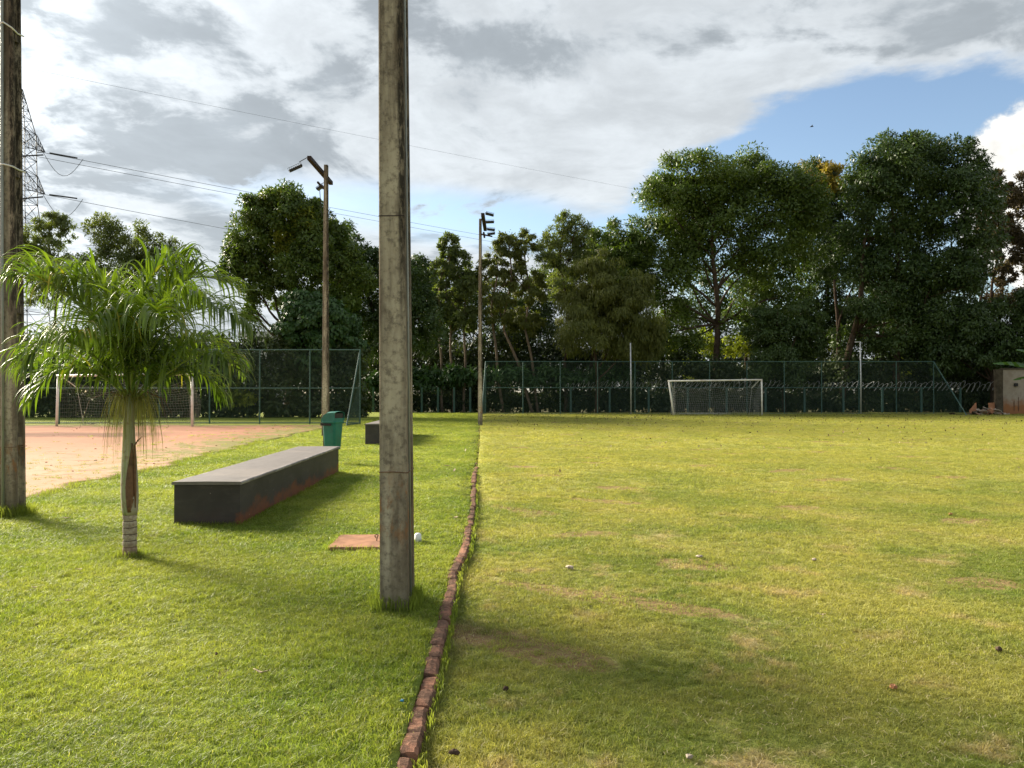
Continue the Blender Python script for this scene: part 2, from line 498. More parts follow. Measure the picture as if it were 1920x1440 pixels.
M['pylon'] = material('pylon_steel', m_plain, col=(0.06, 0.065, 0.07), rough=0.6, spec=0.3, metal=0.2, var=0.2)
M['wire'] = material('conductor', m_plain, col=(0.10, 0.10, 0.10), rough=0.6, spec=0.3, var=0.1)
M['concrete_pillar'] = material('grimy_pillar', m_plain, col=(0.11, 0.09, 0.065), rough=0.95, spec=0.1, var=0.5, scale=3)
M['roofwhite'] = material('white_roof', m_plain, col=(0.7, 0.7, 0.68), rough=0.7, spec=0.2, var=0.1)


def m_palmstem(k):
    p = objc(k)
    x, y, z = k.sep(p)
    n = k.noise(k.mapping(p, (18, 18, 2)), 1.0, 6, 0.65)
    n2 = k.noise(p, 25, 6, 0.65)
    rings = k.math('FRACT', k.math('ADD', k.math('MULTIPLY', z, 17.0), k.math('MULTIPLY', n2, 0.35)))
    ring = k.ramp(rings, 0.80, 0.95)
    c = k.mix(k.ramp(n2, 0.35, 0.65), (0.46, 0.40, 0.32), (0.28, 0.22, 0.165))
    c = k.mix(ring, c, (0.085, 0.06, 0.045))
    c = k.mix(k.ramp(z, 0.17, 0.06, 0, 0.6), c, (0.24, 0.13, 0.08))
    return principled(k, c, 0.85, 0.2, bump=ring, bstr=0.5, bdist=0.006)


def m_sheath(k):
    p = objc(k)
    x, y, z = k.sep(p)
    n = k.noise(k.mapping(p, (30, 30, 1.6)), 1.0, 6, 0.65)
    n2 = k.noise(p, 20, 6, 0.65)
    c = k.mix(k.ramp(n, 0.35, 0.65), (0.24, 0.30, 0.13), (0.46, 0.43, 0.30))
    c = k.mix(k.ramp(n2, 0.52, 0.66, 0, 0.7), c, (0.25, 0.17, 0.10))
    st = k.noise(k.mapping(p, (55, 55, 1.1), (3, 1, 0)), 1.0, 4, 0.6)
    c = k.mix(k.ramp(st, 0.56, 0.64, 0, 0.75), c, (0.16, 0.12, 0.08))
    c = k.mix(k.math('MULTIPLY', k.ramp(x, -0.01, 0.045), 0.8), c, (0.32, 0.28, 0.23))
    return principled(k, c, 0.55, 0.3, bump=n, bstr=0.3, bdist=0.004)


M['palmstem'] = material('palm_trunk', m_palmstem)
M['sheath'] = material('palm_sheath', m_sheath)
M['drysheath'] = material('dry_sheath', m_plain, col=(0.19, 0.10, 0.055), rough=0.6, spec=0.3, var=0.5, scale=14)
M['palmleaf'] = material('palm_leaf', m_leaf, a=(0.060, 0.105, 0.016), b=(0.155, 0.205, 0.034), trans=0.38, rough=0.36, spec=0.5,
                         third=(0.34, 0.27, 0.05), tlo=0.965, scale=2.0, tcol=(1.5, 1.7, 0.5))
M['rachis'] = material('palm_rachis', m_plain, col=(0.20, 0.27, 0.055), rough=0.4, spec=0.4, var=0.3, scale=9)
M['palmthread'] = material('palm_thread', m_leaf, a=(0.15, 0.10, 0.045), b=(0.24, 0.25, 0.08), trans=0.2, rough=0.6, spec=0.2)
M['banana'] = material('banana_leaf', m_leaf, a=(0.05, 0.13, 0.025), b=(0.09, 0.19, 0.04), trans=0.35, rough=0.35, spec=0.5)


def leafmat(name, a, b, **kw):
    M[name] = material(name, m_leaf, a=a, b=b, **kw)


leafmat('leaf_glossy', (0.049, 0.088, 0.016), (0.118, 0.165, 0.027), trans=0.30, rough=0.42)
leafmat('leaf_deep', (0.032, 0.062, 0.018), (0.075, 0.117, 0.027), trans=0.22, rough=0.42)
leafmat('leaf_olive', (0.079, 0.098, 0.022), (0.161, 0.173, 0.037), trans=0.35, rough=0.55)
leafmat('leaf_feather', (0.072, 0.106, 0.033), (0.151, 0.175, 0.056), trans=0.4, rough=0.6)
leafmat('leaf_purple', (0.065, 0.053, 0.027), (0.129, 0.094, 0.056), trans=0.3, rough=0.55)
leafmat('leaf_yellow', (0.16, 0.13, 0.02), (0.42, 0.30, 0.035), trans=0.3, rough=0.6)
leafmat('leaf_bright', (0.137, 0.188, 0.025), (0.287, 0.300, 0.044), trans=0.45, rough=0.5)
leafmat('leaf_under', (0.023, 0.040, 0.012), (0.057, 0.079, 0.020), trans=0.18, rough=0.5)
leafmat('leaf_vine', (0.032, 0.077, 0.022), (0.065, 0.125, 0.035), trans=0.22, rough=0.4)


def tag(o, label=None, cat=None, group=None, kind=None):
    if label: o['label'] = label
    if cat: o['category'] = cat
    if group: o['group'] = group
    if kind: o['kind'] = kind
    return o


def empty(name, loc=(0, 0, 0), rz=0.0, label=None, cat=None, group=None):
    o = bpy.data.objects.new(name, None)
    o.empty_display_size = 0.2
    COL.objects.link(o)
    o.location = loc
    o.rotation_euler = (0, 0, rz)
    return tag(o, label, cat, group)


def link(name, me, parent=None, mat=None):
    if mat is not None and not me.materials:
        me.materials.append(mat)
    o = bpy.data.objects.new(name, me)
    COL.objects.link(o)
    if parent: o.parent = parent
    return o


class MB:
    def __init__(s):
        s.v = []; s.f = []

    def quadbox(s, corners):
        b = len(s.v)
        s.v += [tuple(c) for c in corners]
        s.f += [(b, b + 3, b + 2, b + 1), (b + 4, b + 5, b + 6, b + 7), (b, b + 1, b + 5, b + 4),
                (b + 1, b + 2, b + 6, b + 5), (b + 2, b + 3, b + 7, b + 6), (b + 3, b, b + 4, b + 7)]
        return s

    def box(s, x0, x1, y0, y1, z0, z1):
        return s.quadbox([(x0, y0, z0), (x1, y0, z0), (x1, y1, z0), (x0, y1, z0),
                          (x0, y0, z1), (x1, y0, z1), (x1, y1, z1), (x0, y1, z1)])

    def tube(s, pts, r, sides=6, cap=True):
        pts = [Vector(p) for p in pts]
        n = len(pts)
        rr = r if isinstance(r, (list, tuple)) else [r] * n
        b = len(s.v)
        up = None
        for i in range(n):
            t = (pts[min(i + 1, n - 1)] - pts[max(i - 1, 0)])
            if t.length < 1e-9: t = Vector((0, 0, 1))
            t.normalize()
            if up is None:
                up = Vector((0, 0, 1)) if abs(t.z) < 0.9 else Vector((1, 0, 0))
            a = t.cross(up)
            if a.length < 1e-4:
                up = Vector((1, 0, 0)) if abs(t.x) < 0.9 else Vector((0, 1, 0))
                a = t.cross(up)
            a.normalize()
            c = a.cross(t).normalized()
            up = c
            for j in range(sides):
                q = 2 * PI * j / sides
                s.v.append(tuple(pts[i] + (a * math.cos(q) + c * math.sin(q)) * rr[i]))
        for i in range(n - 1):
            for j in range(sides):
                j2 = (j + 1) % sides
                s.f.append((b + i * sides + j, b + i * sides + j2, b + (i + 1) * sides + j2, b + (i + 1) * sides + j))
        if cap:
            s.f.append(tuple(b + j for j in reversed(range(sides))))
            s.f.append(tuple(b + (n - 1) * sides + j for j in range(sides)))
        return s

    def loft(s, rings, cap=True):
        b = len(s.v); m = len(rings[0])
        for r in rings: s.v += [tuple(q) for q in r]
        for i in range(len(rings) - 1):
            for j in range(m):
                j2 = (j + 1) % m
                s.f.append((b + i * m + j, b + i * m + j2, b + (i + 1) * m + j2, b + (i + 1) * m + j))
        if cap:
            s.f.append(tuple(b + j for j in reversed(range(m))))
            s.f.append(tuple(b + (len(rings) - 1) * m + j for j in range(m)))
        return s

    def mesh(s, name, mat=None, smooth=False):
        me = bpy.data.meshes.new(name)
        me.from_pydata(s.v, [], s.f)
        if mat: me.materials.append(mat)
        if smooth:
            me.polygons.foreach_set('use_smooth', [True] * len(me.polygons))
        me.update()
        return me

    def build(s, name, mat, parent=None, smooth=False, bevel=0.0):
        o = link(name, s.mesh(name, mat, smooth), parent)
        if bevel:
            m = o.modifiers.new('bevel', 'BEVEL')
            m.width = bevel; m.segments = 2; m.limit_method = 'ANGLE'
        return o


def np_mesh(name, verts, faces, mat, tint=None, smooth=False):
    """verts (N,3), faces (M,k)"""
    me = bpy.data.meshes.new(name)
    nv, (nf, kk) = len(verts), faces.shape
    me.vertices.add(nv)
    me.vertices.foreach_set('co', np.ascontiguousarray(verts, dtype=np.float32).ravel())
    me.loops.add(nf * kk)
    me.loops.foreach_set('vertex_index', np.ascontiguousarray(faces, dtype=np.int32).ravel())
    me.polygons.add(nf)
    me.polygons.foreach_set('loop_start', np.arange(0, nf * kk, kk, dtype=np.int32))
    if tint is not None:
        a = me.attributes.new('tint', 'FLOAT', 'POINT')
        a.data.foreach_set('value', np.ascontiguousarray(tint, dtype=np.float32))
    me.materials.append(mat)
    me.update(calc_edges=True)
    return me


# ------------------------------------------------------------------ ground
def curb_x(Y):
    return float(np.interp(Y, [0, 3.08, 4.7, 5.9, 6.55, 7.4, 8.3, 9.5, 11, 13.5, 15.5, 22, 33.5, 54],
                           [-0.36, -0.435, -0.445, -0.475, -0.49, -0.455, -0.475, -0.50, -0.56, -0.67, -0.72, -0.95, -1.40, -2.05]))


def dirt_edge(Y):
    base = float(np.interp(Y, [0, 10, 15, 20, 25, 34, 38], [-6.9, -6.9, -6.95, -7.3, -7.55, -7.7, -7.8]))
    return base + 0.16 * math.sin(Y * 2.1) * math.sin(Y * 0.83 + 1) + 0.08 * math.sin(Y * 5.3)


def ground_z(x, y):
    """gentle unevenness, arrays welcome"""
    return 0.012 * np.sin(x * 1.3 + 0.5 * np.sin(y * 0.9)) * np.cos(y * 0.8 + 1) + 0.006 * np.sin(x * 3.1 + y * 2.3)


FIELD_Z = -0.06


def field_z(Y):
    return np.interp(Y, [11, 15.5], [FIELD_Z, -0.012])


b = MB()
b.v = [(-900, -300, -0.16), (900, -300, -0.16), (900, 1500, -0.16), (-900, 1500, -0.16)]
b.f = [(0, 1, 2, 3)]
tag(b.build('ground', M['ground']), kind='structure')


def sheet(name, ys, xa, xb, nx, zf, mat, skirt):
    v = []; f = []
    for Y in ys:
        a, c = xa(Y), xb(Y)
        for i in range(nx + 1):
            x = a + (c - a) * i / nx
            v.append((x, Y, zf(x, Y)))
    w = nx + 1
    for j in range(len(ys) - 1):
        for i in range(nx):
            f.append((j * w + i, j * w + i + 1, (j + 1) * w + i + 1, (j + 1) * w + i))
    # skirt round the rim
    rim = [i for i in range(w)] + [j * w + nx for j in range(1, len(ys))] + \
          [(len(ys) - 1) * w + i for i in range(nx - 1, -1, -1)] + [j * w for j in range(len(ys) - 2, 0, -1)]
    base = len(v)
    for r in rim:
        v.append((v[r][0], v[r][1], skirt))
    n = len(rim)
    for i in range(n):
        f.append((rim[i], base + i, base + (i + 1) % n, rim[(i + 1) % n]))
    me = bpy.data.meshes.new(name)
    me.from_pydata(v, [], f)
    me.polygons.foreach_set('use_smooth', [i < (len(ys) - 1) * nx for i in range(len(f))])
    me.materials.append(mat)
    o = link(name, me)
    tag(o, kind='structure')
    return o


ys_l = [-6 + i * 0.5 for i in range(128)]
sheet('lawn', ys_l, lambda Y: -34.0, lambda Y: curb_x(Y) - 0.03, 90, lambda x, y: float(ground_z(x, y)), M['lawn'], -0.15)
sheet('playing_field', ys_l, lambda Y: curb_x(Y) + 0.03, lambda Y: 46.0, 110,
      lambda x, y: float(field_z(y)) + float(ground_z(x, y)) * (0.8 + 0.2 * (y > 13)), M['field'], -0.15)
ys_d = [-5 + i * 0.25 for i in range(162)]
sheet('dirt_court', ys_d, lambda Y: -33.5, dirt_edge, 90, lambda x, y: float(ground_z(x, y)) + 0.006 + 0.004 * math.sin(x * 7) * math.sin(y * 6),
      M['dirt'], -0.1)

# ------------------------------------------------------------------ grass (nobody could count it)
def tuft_mesh(name, rng, n, rad, h, w, mat, lean=0.55):
    V = []; Fc = []; T = []
    for i in range(n):
        a = rng.uniform(0, 2 * PI); r = rad * math.sqrt(rng.random())
        bx, by = r * math.cos(a), r * math.sin(a)
        hh = h * rng.uniform(0.5, 1.15); ww = w * rng.uniform(0.7, 1.3)
        d = rng.uniform(0, 2 * PI)
        dx, dy = math.cos(d), math.sin(d)
        q = rng.uniform(0, 2 * PI)
        sx, sy = math.cos(q) * ww / 2, math.sin(q) * ww / 2
        l1 = hh * lean * rng.uniform(0.1, 0.6); l2 = hh * lean * rng.uniform(0.6, 2.0)
        s = len(V)
        V += [(bx - sx, by - sy, -0.008), (bx + sx, by + sy, -0.008),
              (bx + dx * l1 - sx * 0.8, by + dy * l1 - sy * 0.8, hh * 0.6), (bx + dx * l1 + sx * 0.8, by + dy * l1 + sy * 0.8, hh * 0.6),
              (bx + dx * l2, by + dy * l2, hh)]
        Fc += [(s, s + 1, s + 3), (s, s + 3, s + 2), (s + 2, s + 3, s + 4)]
        T += [rng.random()] * 5
    return np_mesh(name, np.array(V), np.array(Fc), mat, np.array(T))


def grass_object(name, mats, pts, scl, rot, idx, label):
    me = bpy.data.meshes.new(name)
    me.vertices.add(len(pts))
    me.vertices.foreach_set('co', np.ascontiguousarray(pts, dtype=np.float32).ravel())
    for nm, arr in (('scl', scl), ('rot', rot)):
        a = me.attributes.new(nm, 'FLOAT_VECTOR', 'POINT')
        a.data.foreach_set('vector', np.ascontiguousarray(arr, dtype=np.float32).ravel())
    a = me.attributes.new('pick', 'INT', 'POINT')
    a.data.foreach_set('value', idx.astype(np.int32))
    me.materials.append(mats[0].materials[0])
    o = link(name, me)
    tag(o, label, 'grass', kind='stuff')
    ng = bpy.data.node_groups.new(name, 'GeometryNodeTree')
    ng.interface.new_socket('Geometry', in_out='INPUT', socket_type='NodeSocketGeometry')
    ng.interface.new_socket('Geometry', in_out='OUTPUT', socket_type='NodeSocketGeometry')
    gi = ng.nodes.new('NodeGroupInput'); go = ng.nodes.new('NodeGroupOutput')
    iop = ng.nodes.new('GeometryNodeInstanceOnPoints')
    join = ng.nodes.new('GeometryNodeGeometryToInstance')
    for m in reversed(mats):
        src = bpy.data.objects.new('grass_tuft_source', m)
        oi = ng.nodes.new('GeometryNodeObjectInfo')
        oi.inputs[0].default_value = src
        oi.inputs['As Instance'].default_value = False
        ng.links.new(oi.outputs['Geometry'], join.inputs[0])

    def named(n, t):
        q = ng.nodes.new('GeometryNodeInputNamedAttribute')
        q.data_type = t
        q.inputs['Name'].default_value = n
        return [s for s in q.outputs if s.name == 'Attribute' and s.enabled][0]
    ng.links.new(gi.outputs[0], iop.inputs['Points'])
    ng.links.new(join.outputs[0], iop.inputs['Instance'])
    iop.inputs['Pick Instance'].default_value = True
    ng.links.new(named('pick', 'INT'), iop.inputs['Instance Index'])
    ng.links.new(named('rot', 'FLOAT_VECTOR'), iop.inputs['Rotation'])
    ng.links.new(named('scl', 'FLOAT_VECTOR'), iop.inputs['Scale'])
    ng.links.new(iop.outputs[0], go.inputs[0])
    md = o.modifiers.new('tufts', 'NODES')
    md.node_group = ng
    return o


def scatter():
    rng = RNG
    lawn, field = [], []
    bands = [(1.6, 4.5, 1500, 1.0), (4.5, 7.5, 1050, 1.15), (7.5, 12, 520, 1.5), (12, 20, 200, 2.1), (20, 34, 70, 3.2), (34, 53.5, 26, 5.0)]
    cY = np.linspace(0, 60, 400); cX = np.array([curb_x(t) for t in cY])
    eX = np.array([dirt_edge(t) for t in cY])
    for (a, c, dn, s) in bands:
        W = 0.80
        area = W * (c * c - a * a) + 2.0 * (c - a)
        n = int(area * dn)
        Y = np.sqrt(rng.uniform(a * a, c * c, n))
        xx = rng.uniform(-1, 1, n) * (W * Y + 1.0)
        sc_ = s * rng.uniform(0.75, 1.3, n)
        cx = np.interp(Y, cY, cX); ex = np.interp(Y, cY, eX)
        isL = xx < cx - 0.055
        isF = xx > cx + 0.06
        # blades do not grow on the red dirt, except sparse strays
        gap = xx - ex
        stray = rng.uniform(size=n) < 0.10 * np.exp(np.minimum(gap + 0.25, 0) / 2.2)
        isL &= (gap > 0.02) | (stray & (Y < 36))
        isL &= ~((Y > 34.6) & (Y < 36.4) & (xx < -7.6) & (rng.uniform(size=n) < .7))
        # not under benches, slab, poles
        for (x0, y0, x1, y1) in BLOCK:
            isL &= ~((xx > x0) & (xx < x1) & (Y > y0) & (Y < y1))
        # thin patches where the soil shows in the playing field
        patch = (np.sin(xx * 1.7 + 2 * np.sin(Y * 1.1)) * np.sin(Y * 2.3 + 1.3 * np.sin(xx * 0.9))) > 0.80
        isF &= ~(patch & (rng.uniform(size=n) < 0.72))
        z = ground_z(xx, Y)
        for sel, lst, zo in ((isL, lawn, 0.0 * Y), (isF, field, field_z(Y))):
            k = sel.sum()
            hz = rng.uniform(0.6, 1.15, k)
            if lst is field: hz *= 0.85
            clump = 0.85 + 0.3 * np.sin(xx[sel] * 2.1 + 3 * np.sin(Y[sel] * 0.7)) * np.cos(Y[sel] * 1.9)
            hz *= clump
            hz *= (1 + 0.10 * (s - 1))
            P_ = np.stack([xx[sel], Y[sel], z[sel] * (1 if lst is lawn else 0.8) + zo[sel]], 1)
            S_ = np.stack([sc_[sel], sc_[sel], hz], 1)
            R_ = np.stack([rng.normal(0, .12, k), rng.normal(0, .12, k), rng.uniform(0, 2 * PI, k)], 1)
            lst.append((P_, S_, R_))
    for lst, nm, mt, lab in ((lawn, 'lawn_grass', 'blade_lawn', 'short bright green grass of the lawn left of the brick edging'),
                             (field, 'field_grass', 'blade_field', 'short yellowish grass of the playing field right of the brick edging')):
        rg = random.Random(3)
        ms = [tuft_mesh('tuft_%s' % nm, rg, 16, 0.034, 0.034, 0.0034, M[mt], 0.75) for _ in range(5)]
        Pn = np.concatenate([l[0] for l in lst]); Sn = np.concatenate([l[1] for l in lst]); Rn = np.concatenate([l[2] for l in lst])
        grass_object(nm, ms, Pn, Sn, Rn, rng.integers(0, 5, len(Pn)), lab)


BLOCK = [(-0.88, 5.25, -0.66, 5.68), (-1.78, 7.35, -0.98, 8.05), (-6.15, 9.2, -5.85, 9.5)]

# ------------------------------------------------------------------ curb of bricks
def brick_mesh(l, w, h, rng, segs=3):
    m = MB()
    rings = []
    segs *= 3
    for i in range(segs + 1):
        t = -l / 2 + l * i / segs
        j = lambda s=0.0045: rng.uniform(-s, s)
        tw = w / 2
        e = 0.004 if 0 < i < segs else -0.004
        rings.append([(-tw + j(), t + j(), -h), (tw + j(), t + j(), -h), (tw + j(), t, -0.014 + j()), (tw - 0.014 + j(), t, e + j()),
                      (0 + j(), t, e + 0.003 + j()), (-tw + 0.014 + j(), t, e + j()), (-tw + j(), t, -0.014 + j())])
    m.loft(rings)
    return m.mesh('brick', M['brick'])


def build_curb():
    root = empty('brick_edging', (curb_x(8), 8, 0), label='crooked line of red bricks edging the lawn beside the playing field', cat='edging')
    rng = random.Random(11)
    protos = [brick_mesh(1.0, 1.0, 1.0, rng) for _ in range(1)]
    variants = {}
    Y = 2.2; i = 0
    while Y < 34.5:
        flush = Y > 15.3
        L = rng.choice([0.19, 0.22, 0.24, 0.30, 0.38]) if not flush else rng.choice([0.3, 0.5, 0.7])
        w = rng.uniform(0.082, 0.105) if not flush else rng.uniform(0.05, 0.09)
        key = (round(L, 2), i % 4, flush)
        if key not in variants:
            variants[key] = brick_mesh(L, 0.086 if not flush else 0.045, 0.13, rng, 3 if L < 0.3 else 5)
        yc = Y + L / 2
        x = curb_x(yc) + rng.uniform(-0.012, 0.012)
        if flush and rng.random() < 0.6:
            Y += L + 0.2; i += 1; continue
        o = link('brick', variants[key], root)
        z = rng.uniform(-0.010, 0.010) if not flush else rng.uniform(-0.016, 0.002)
        slope = (curb_x(yc + .1) - curb_x(yc - .1)) / .2
        o.location = (x - root.location.x, yc - root.location.y, z)
        o.rotation_euler = (rng.uniform(-.03, .03), rng.uniform(-.06, .06), -math.atan(slope) + rng.uniform(-.06, .06))
        Y += L + rng.uniform(0.004, 0.02); i += 1
    return root


build_curb()
scatter()

# ------------------------------------------------------------------ concrete lamp poles
def pole_shape(W, D, H, taper, notches):
    m = MB()
    fl, wb = 0.26, 0.24    # flange share of the depth, recess share of the width
    rings = []
    for i in range(15):
        z = -0.15 + (H + 0.15) * i / 14
        k = 1 - taper * max(z, 0)
        w, d = W / 2 * k, D / 2 * k
        c = 0.008
        iw = w * (1 - 2 * wb); fy = d * (1 - 2 * fl)
        rings.append([(-w + c, -d, z), (w - c, -d, z), (w, -d + c, z), (w, -fy - .012, z), (iw, -fy + .012, z), (iw, fy - .012, z), (w, fy + .012, z), (w, d - c, z),
                      (w - c, d, z), (-w + c, d, z), (-w, d - c, z), (-w, fy + .012, z), (-iw, fy - .012, z), (-iw, -fy + .012, z), (-w, -fy - .012, z), (-w, -d + c, z)])
    m.loft(rings)
    n = []
    for z in notches:
        k = 1 - taper * z
        w, d = W / 2 * k, D / 2 * k
        fy = d * (1 - 2 * fl)
        for s in (-1, 1):
            a, b_ = sorted((s * w * (1 - 2 * wb) * 0.9, s * (w - 0.004)))
            n.append(MB().box(a, b_, -fy + .002, fy - .002, z, z + 0.10))
    return m, n


def build_pole(loc, W, D, H, taper, notches, label, rz=0.0, mat='concrete'):
    root = empty('light_pole', loc, rz, label, 'pole', 'concrete light poles beside the fields')
    m, n = pole_shape(W, D, H, taper, notches)
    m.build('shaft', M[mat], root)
    for q in n:
        q.build('shaft_diaphragm', M[mat], root)
    return root


def strap(root, W, D, z, r, mat, sag=0.0, name='strap', taper=0.045):
    k = 1 - taper * z
    w, d = W / 2 * k + r, D / 2 * k + r
    m = MB()
    m.tube([(-w, -d, z), (0, -d - r, z + sag * .3), (w, -d, z - sag), (w, 0, z - sag * 1.4), (w, d, z - sag), (0, d, z), (-w, d, z), (-w, 0, z + sag * .2), (-w, -d, z)], r, 6)
    return m.build(name, M[mat], root, smooth=True)


T_ = 0.045
p1 = build_pole((X(741, 5.35), 5.49, 0), 0.196, 0.36, 9.3, 0.034, [0.9 + 1.1 * i for i in range(7)],
                'nearest and widest weathered concrete pole, rust stained near its foot')
strap(p1, .190, .35, 0.95, 0.004, 'rusty', 0.006, 'tie_wire', .034)
p1.rotation_euler = (0, -0.0085, 0)
m = MB(); m.tube([(0.094, -0.02, -0.1), (0.088, -0.02, 2), (0.078, -.02, 4.5), (0.06, -.02, 9)], 0.009, 8)
m.build('cable_conduit', M['pipe'], p1, smooth=True)
m = MB(); m.box(-0.0895, 0.0895, -0.1656, -0.160, 2.714, 2.720)
m.build('casting_seam', M['maroon'], p1)

p2 = build_pole((-6.03, 9.35, 0), 0.215, 0.20, 9.3, 0.030, [0.86, 2.45, 4.1, 5.75, 7.4],
                'concrete pole behind the palm at the far left with a grey conduit strapped on')
m = MB(); m.tube([(-0.03, -0.125, -0.1), (-0.03, -0.12, 3), (-0.028, -.105, 6), (-0.025, -.09, 9)], 0.018, 10)
m.build('cable_conduit', M['pipe'], p2, smooth=True)
p2.rotation_euler = (0, -0.0115, 0)
strap(p2, .205, .24, 0.84, 0.004, 'rusty', 0.0, 'tie_wire', .03)
strap(p2, .205, .25, 4.22, 0.010, 'tie', 0.02, 'strap', .03)
strap(p2, .205, .25, 5.92, 0.010, 'tie', 0.05, 'strap', .03)

p3 = build_pole((X(610.5, 26), 26, 0), 0.215, 0.22, 9.15, 0.045, [1, 3, 5, 7], 'slender concrete light pole behind the green bin with a lamp arm on top', mat='concrete_far')
p4 = build_pole((X(900.5, 35), 35, 0), 0.20, 0.24, 9.35, 0.042, [1, 3, 5, 7], 'slender concrete light pole on the brick line with four lamps facing the field', mat='concrete_far')


def lamp(parent, loc, rot, s=1.0):
    m = MB()
    m.box(-.21 * s, .21 * s, -.16 * s, .16 * s, -.03, .03)
    for i in range(7):
        x = (-.18 + .06 * i) * s
        m.box(x, x + .012, -.12 * s, .12 * s, .0305, .065)
    o = m.build('floodlight', M['black'], parent)
    o.location = loc; o.rotation_euler = rot
    g = MB(); g.box(-.18 * s, .18 * s, -.13 * s, .13 * s, -.036, -.0305)
    g.build('lamp_glass', M['lens'], o)
    y = MB()
    y.tube([(-.22 * s, 0, 0), (-.22 * s, 0, .10), (.22 * s, 0, .10), (.22 * s, 0, 0)], .007, 6)
    y.build('bracket', M['black'], o)
    return o


def arm(parent, x, z, y0, y1, t=0.06):
    m = MB(); m.box(x - t, x + t, y0, y1, z - t, z + t)
    return m.build('lamp_arm', M['maroon'], parent, bevel=0.008)


arm(p3, -0.17, 8.93, -1.55, 1.45, 0.065)
arm(p3, -0.17, 8.45, -0.45, 0.35, 0.03)
lamp(p3, (-0.62, -1.45, 8.62), (math.radians(10), math.radians(-28), 0.2), 1.05)
lamp(p3, (-0.50, 1.2, 8.70), (0, math.radians(-30), -.1), .6)
for pth in ([(-.17, -1.5, 8.99), (-.5, -1.47, 8.82)], [(-.17, 1.2, 8.95), (-.45, 1.2, 8.85)]):
    MB().tube(pth, .012, 6).build('lamp_hanger', M['black'], p3)
m = MB()
m.tube([(-0.13, -.4, 8.42), (-.14, -.2, 7.9), (-.10, -.115, 7.4)], .012, 6)
m.build('hanging_cable', M['black'], p3)
arm(p4, 0.17, 9.18, -1.6, 1.5, 0.075)
arm(p4, 0.17, 8.62, -0.5, 0.5, 0.04)
for (yy, zz, a) in ((-1.45, 9.30, 14), (-0.75, 9.12, -2), (0.75, 9.10, 6), (1.4, 9.04, -8)):
    lamp(p4, (0.46, yy, zz - .08), (0, math.radians(a), 0), .85)
m = MB(); m.tube([(.05, -.3, 8.6), (.55, -.35, 8.48)], .035, 6)
m.build('stay_bar', M['maroon'], p4)

# ------------------------------------------------------------------ benches
def build_bench(loc, W, L, H, rz, label):
    root = empty('block_bench', loc, rz, label, 'bench', 'long masonry block benches')
    m = MB(); m.box(-W / 2, W / 2, 0, L, -0.05, H - 0.035)
    m.build('bench_block', M['bench'], root, bevel=0.006)
    t = MB()
    # slab with hand-trowelled, slightly uneven rim
    rg = random.Random(5)
    rings = []
    n = 24
    for i in range(n + 1):
        y = -0.018 + (L + 0.036) * i / n
        e = rg.uniform(-.004, .004); e2 = rg.uniform(-.004, .004); h = rg.uniform(-.002, .002)
        rings.append([(-W / 2 - .02 + e, y, H - .033), (W / 2 + .02 + e2, y, H - .033), (W / 2 + .024 + e2, y, H - .012), (W / 2 + .012 + e2, y, H + h), (0, y, H + .004 + h), (-W / 2 - .012 + e, y, H + h), (-W / 2 - .024 + e, y, H - .012)])
    t.loft(rings)
    t.build('seat_slab', M['benchtop'], root)
    return root


bdir = 0.027
bench1 = build_bench(((-3.80 - 3.07) / 2, 8.72, 0), 0.735, 5.65, 0.49, bdir, 'long charcoal block bench beside the palm, nearer one')
bench2 = build_bench((X(685, 21.9) + .365, 21.9, 0), 0.73, 5.4, 0.60, bdir, 'charcoal block bench partly hidden behind the nearest pole, farther one')

# ------------------------------------------------------------------ bin
def rrect(w, d, r, z, dx=0, dy=0, n=4):
    pts = []
    for cx, cy, a0 in ((w / 2 - r, d / 2 - r, 0), (-w / 2 + r, d / 2 - r, 90), (-w / 2 + r, -d / 2 + r, 180), (w / 2 - r, -d / 2 + r, 270)):
        for i in range(n + 1):
            a = math.radians(a0 + 90 * i / n)
            pts.append((cx + r * math.cos(a) + dx, cy + r * math.sin(a) + dy, z))
    return pts


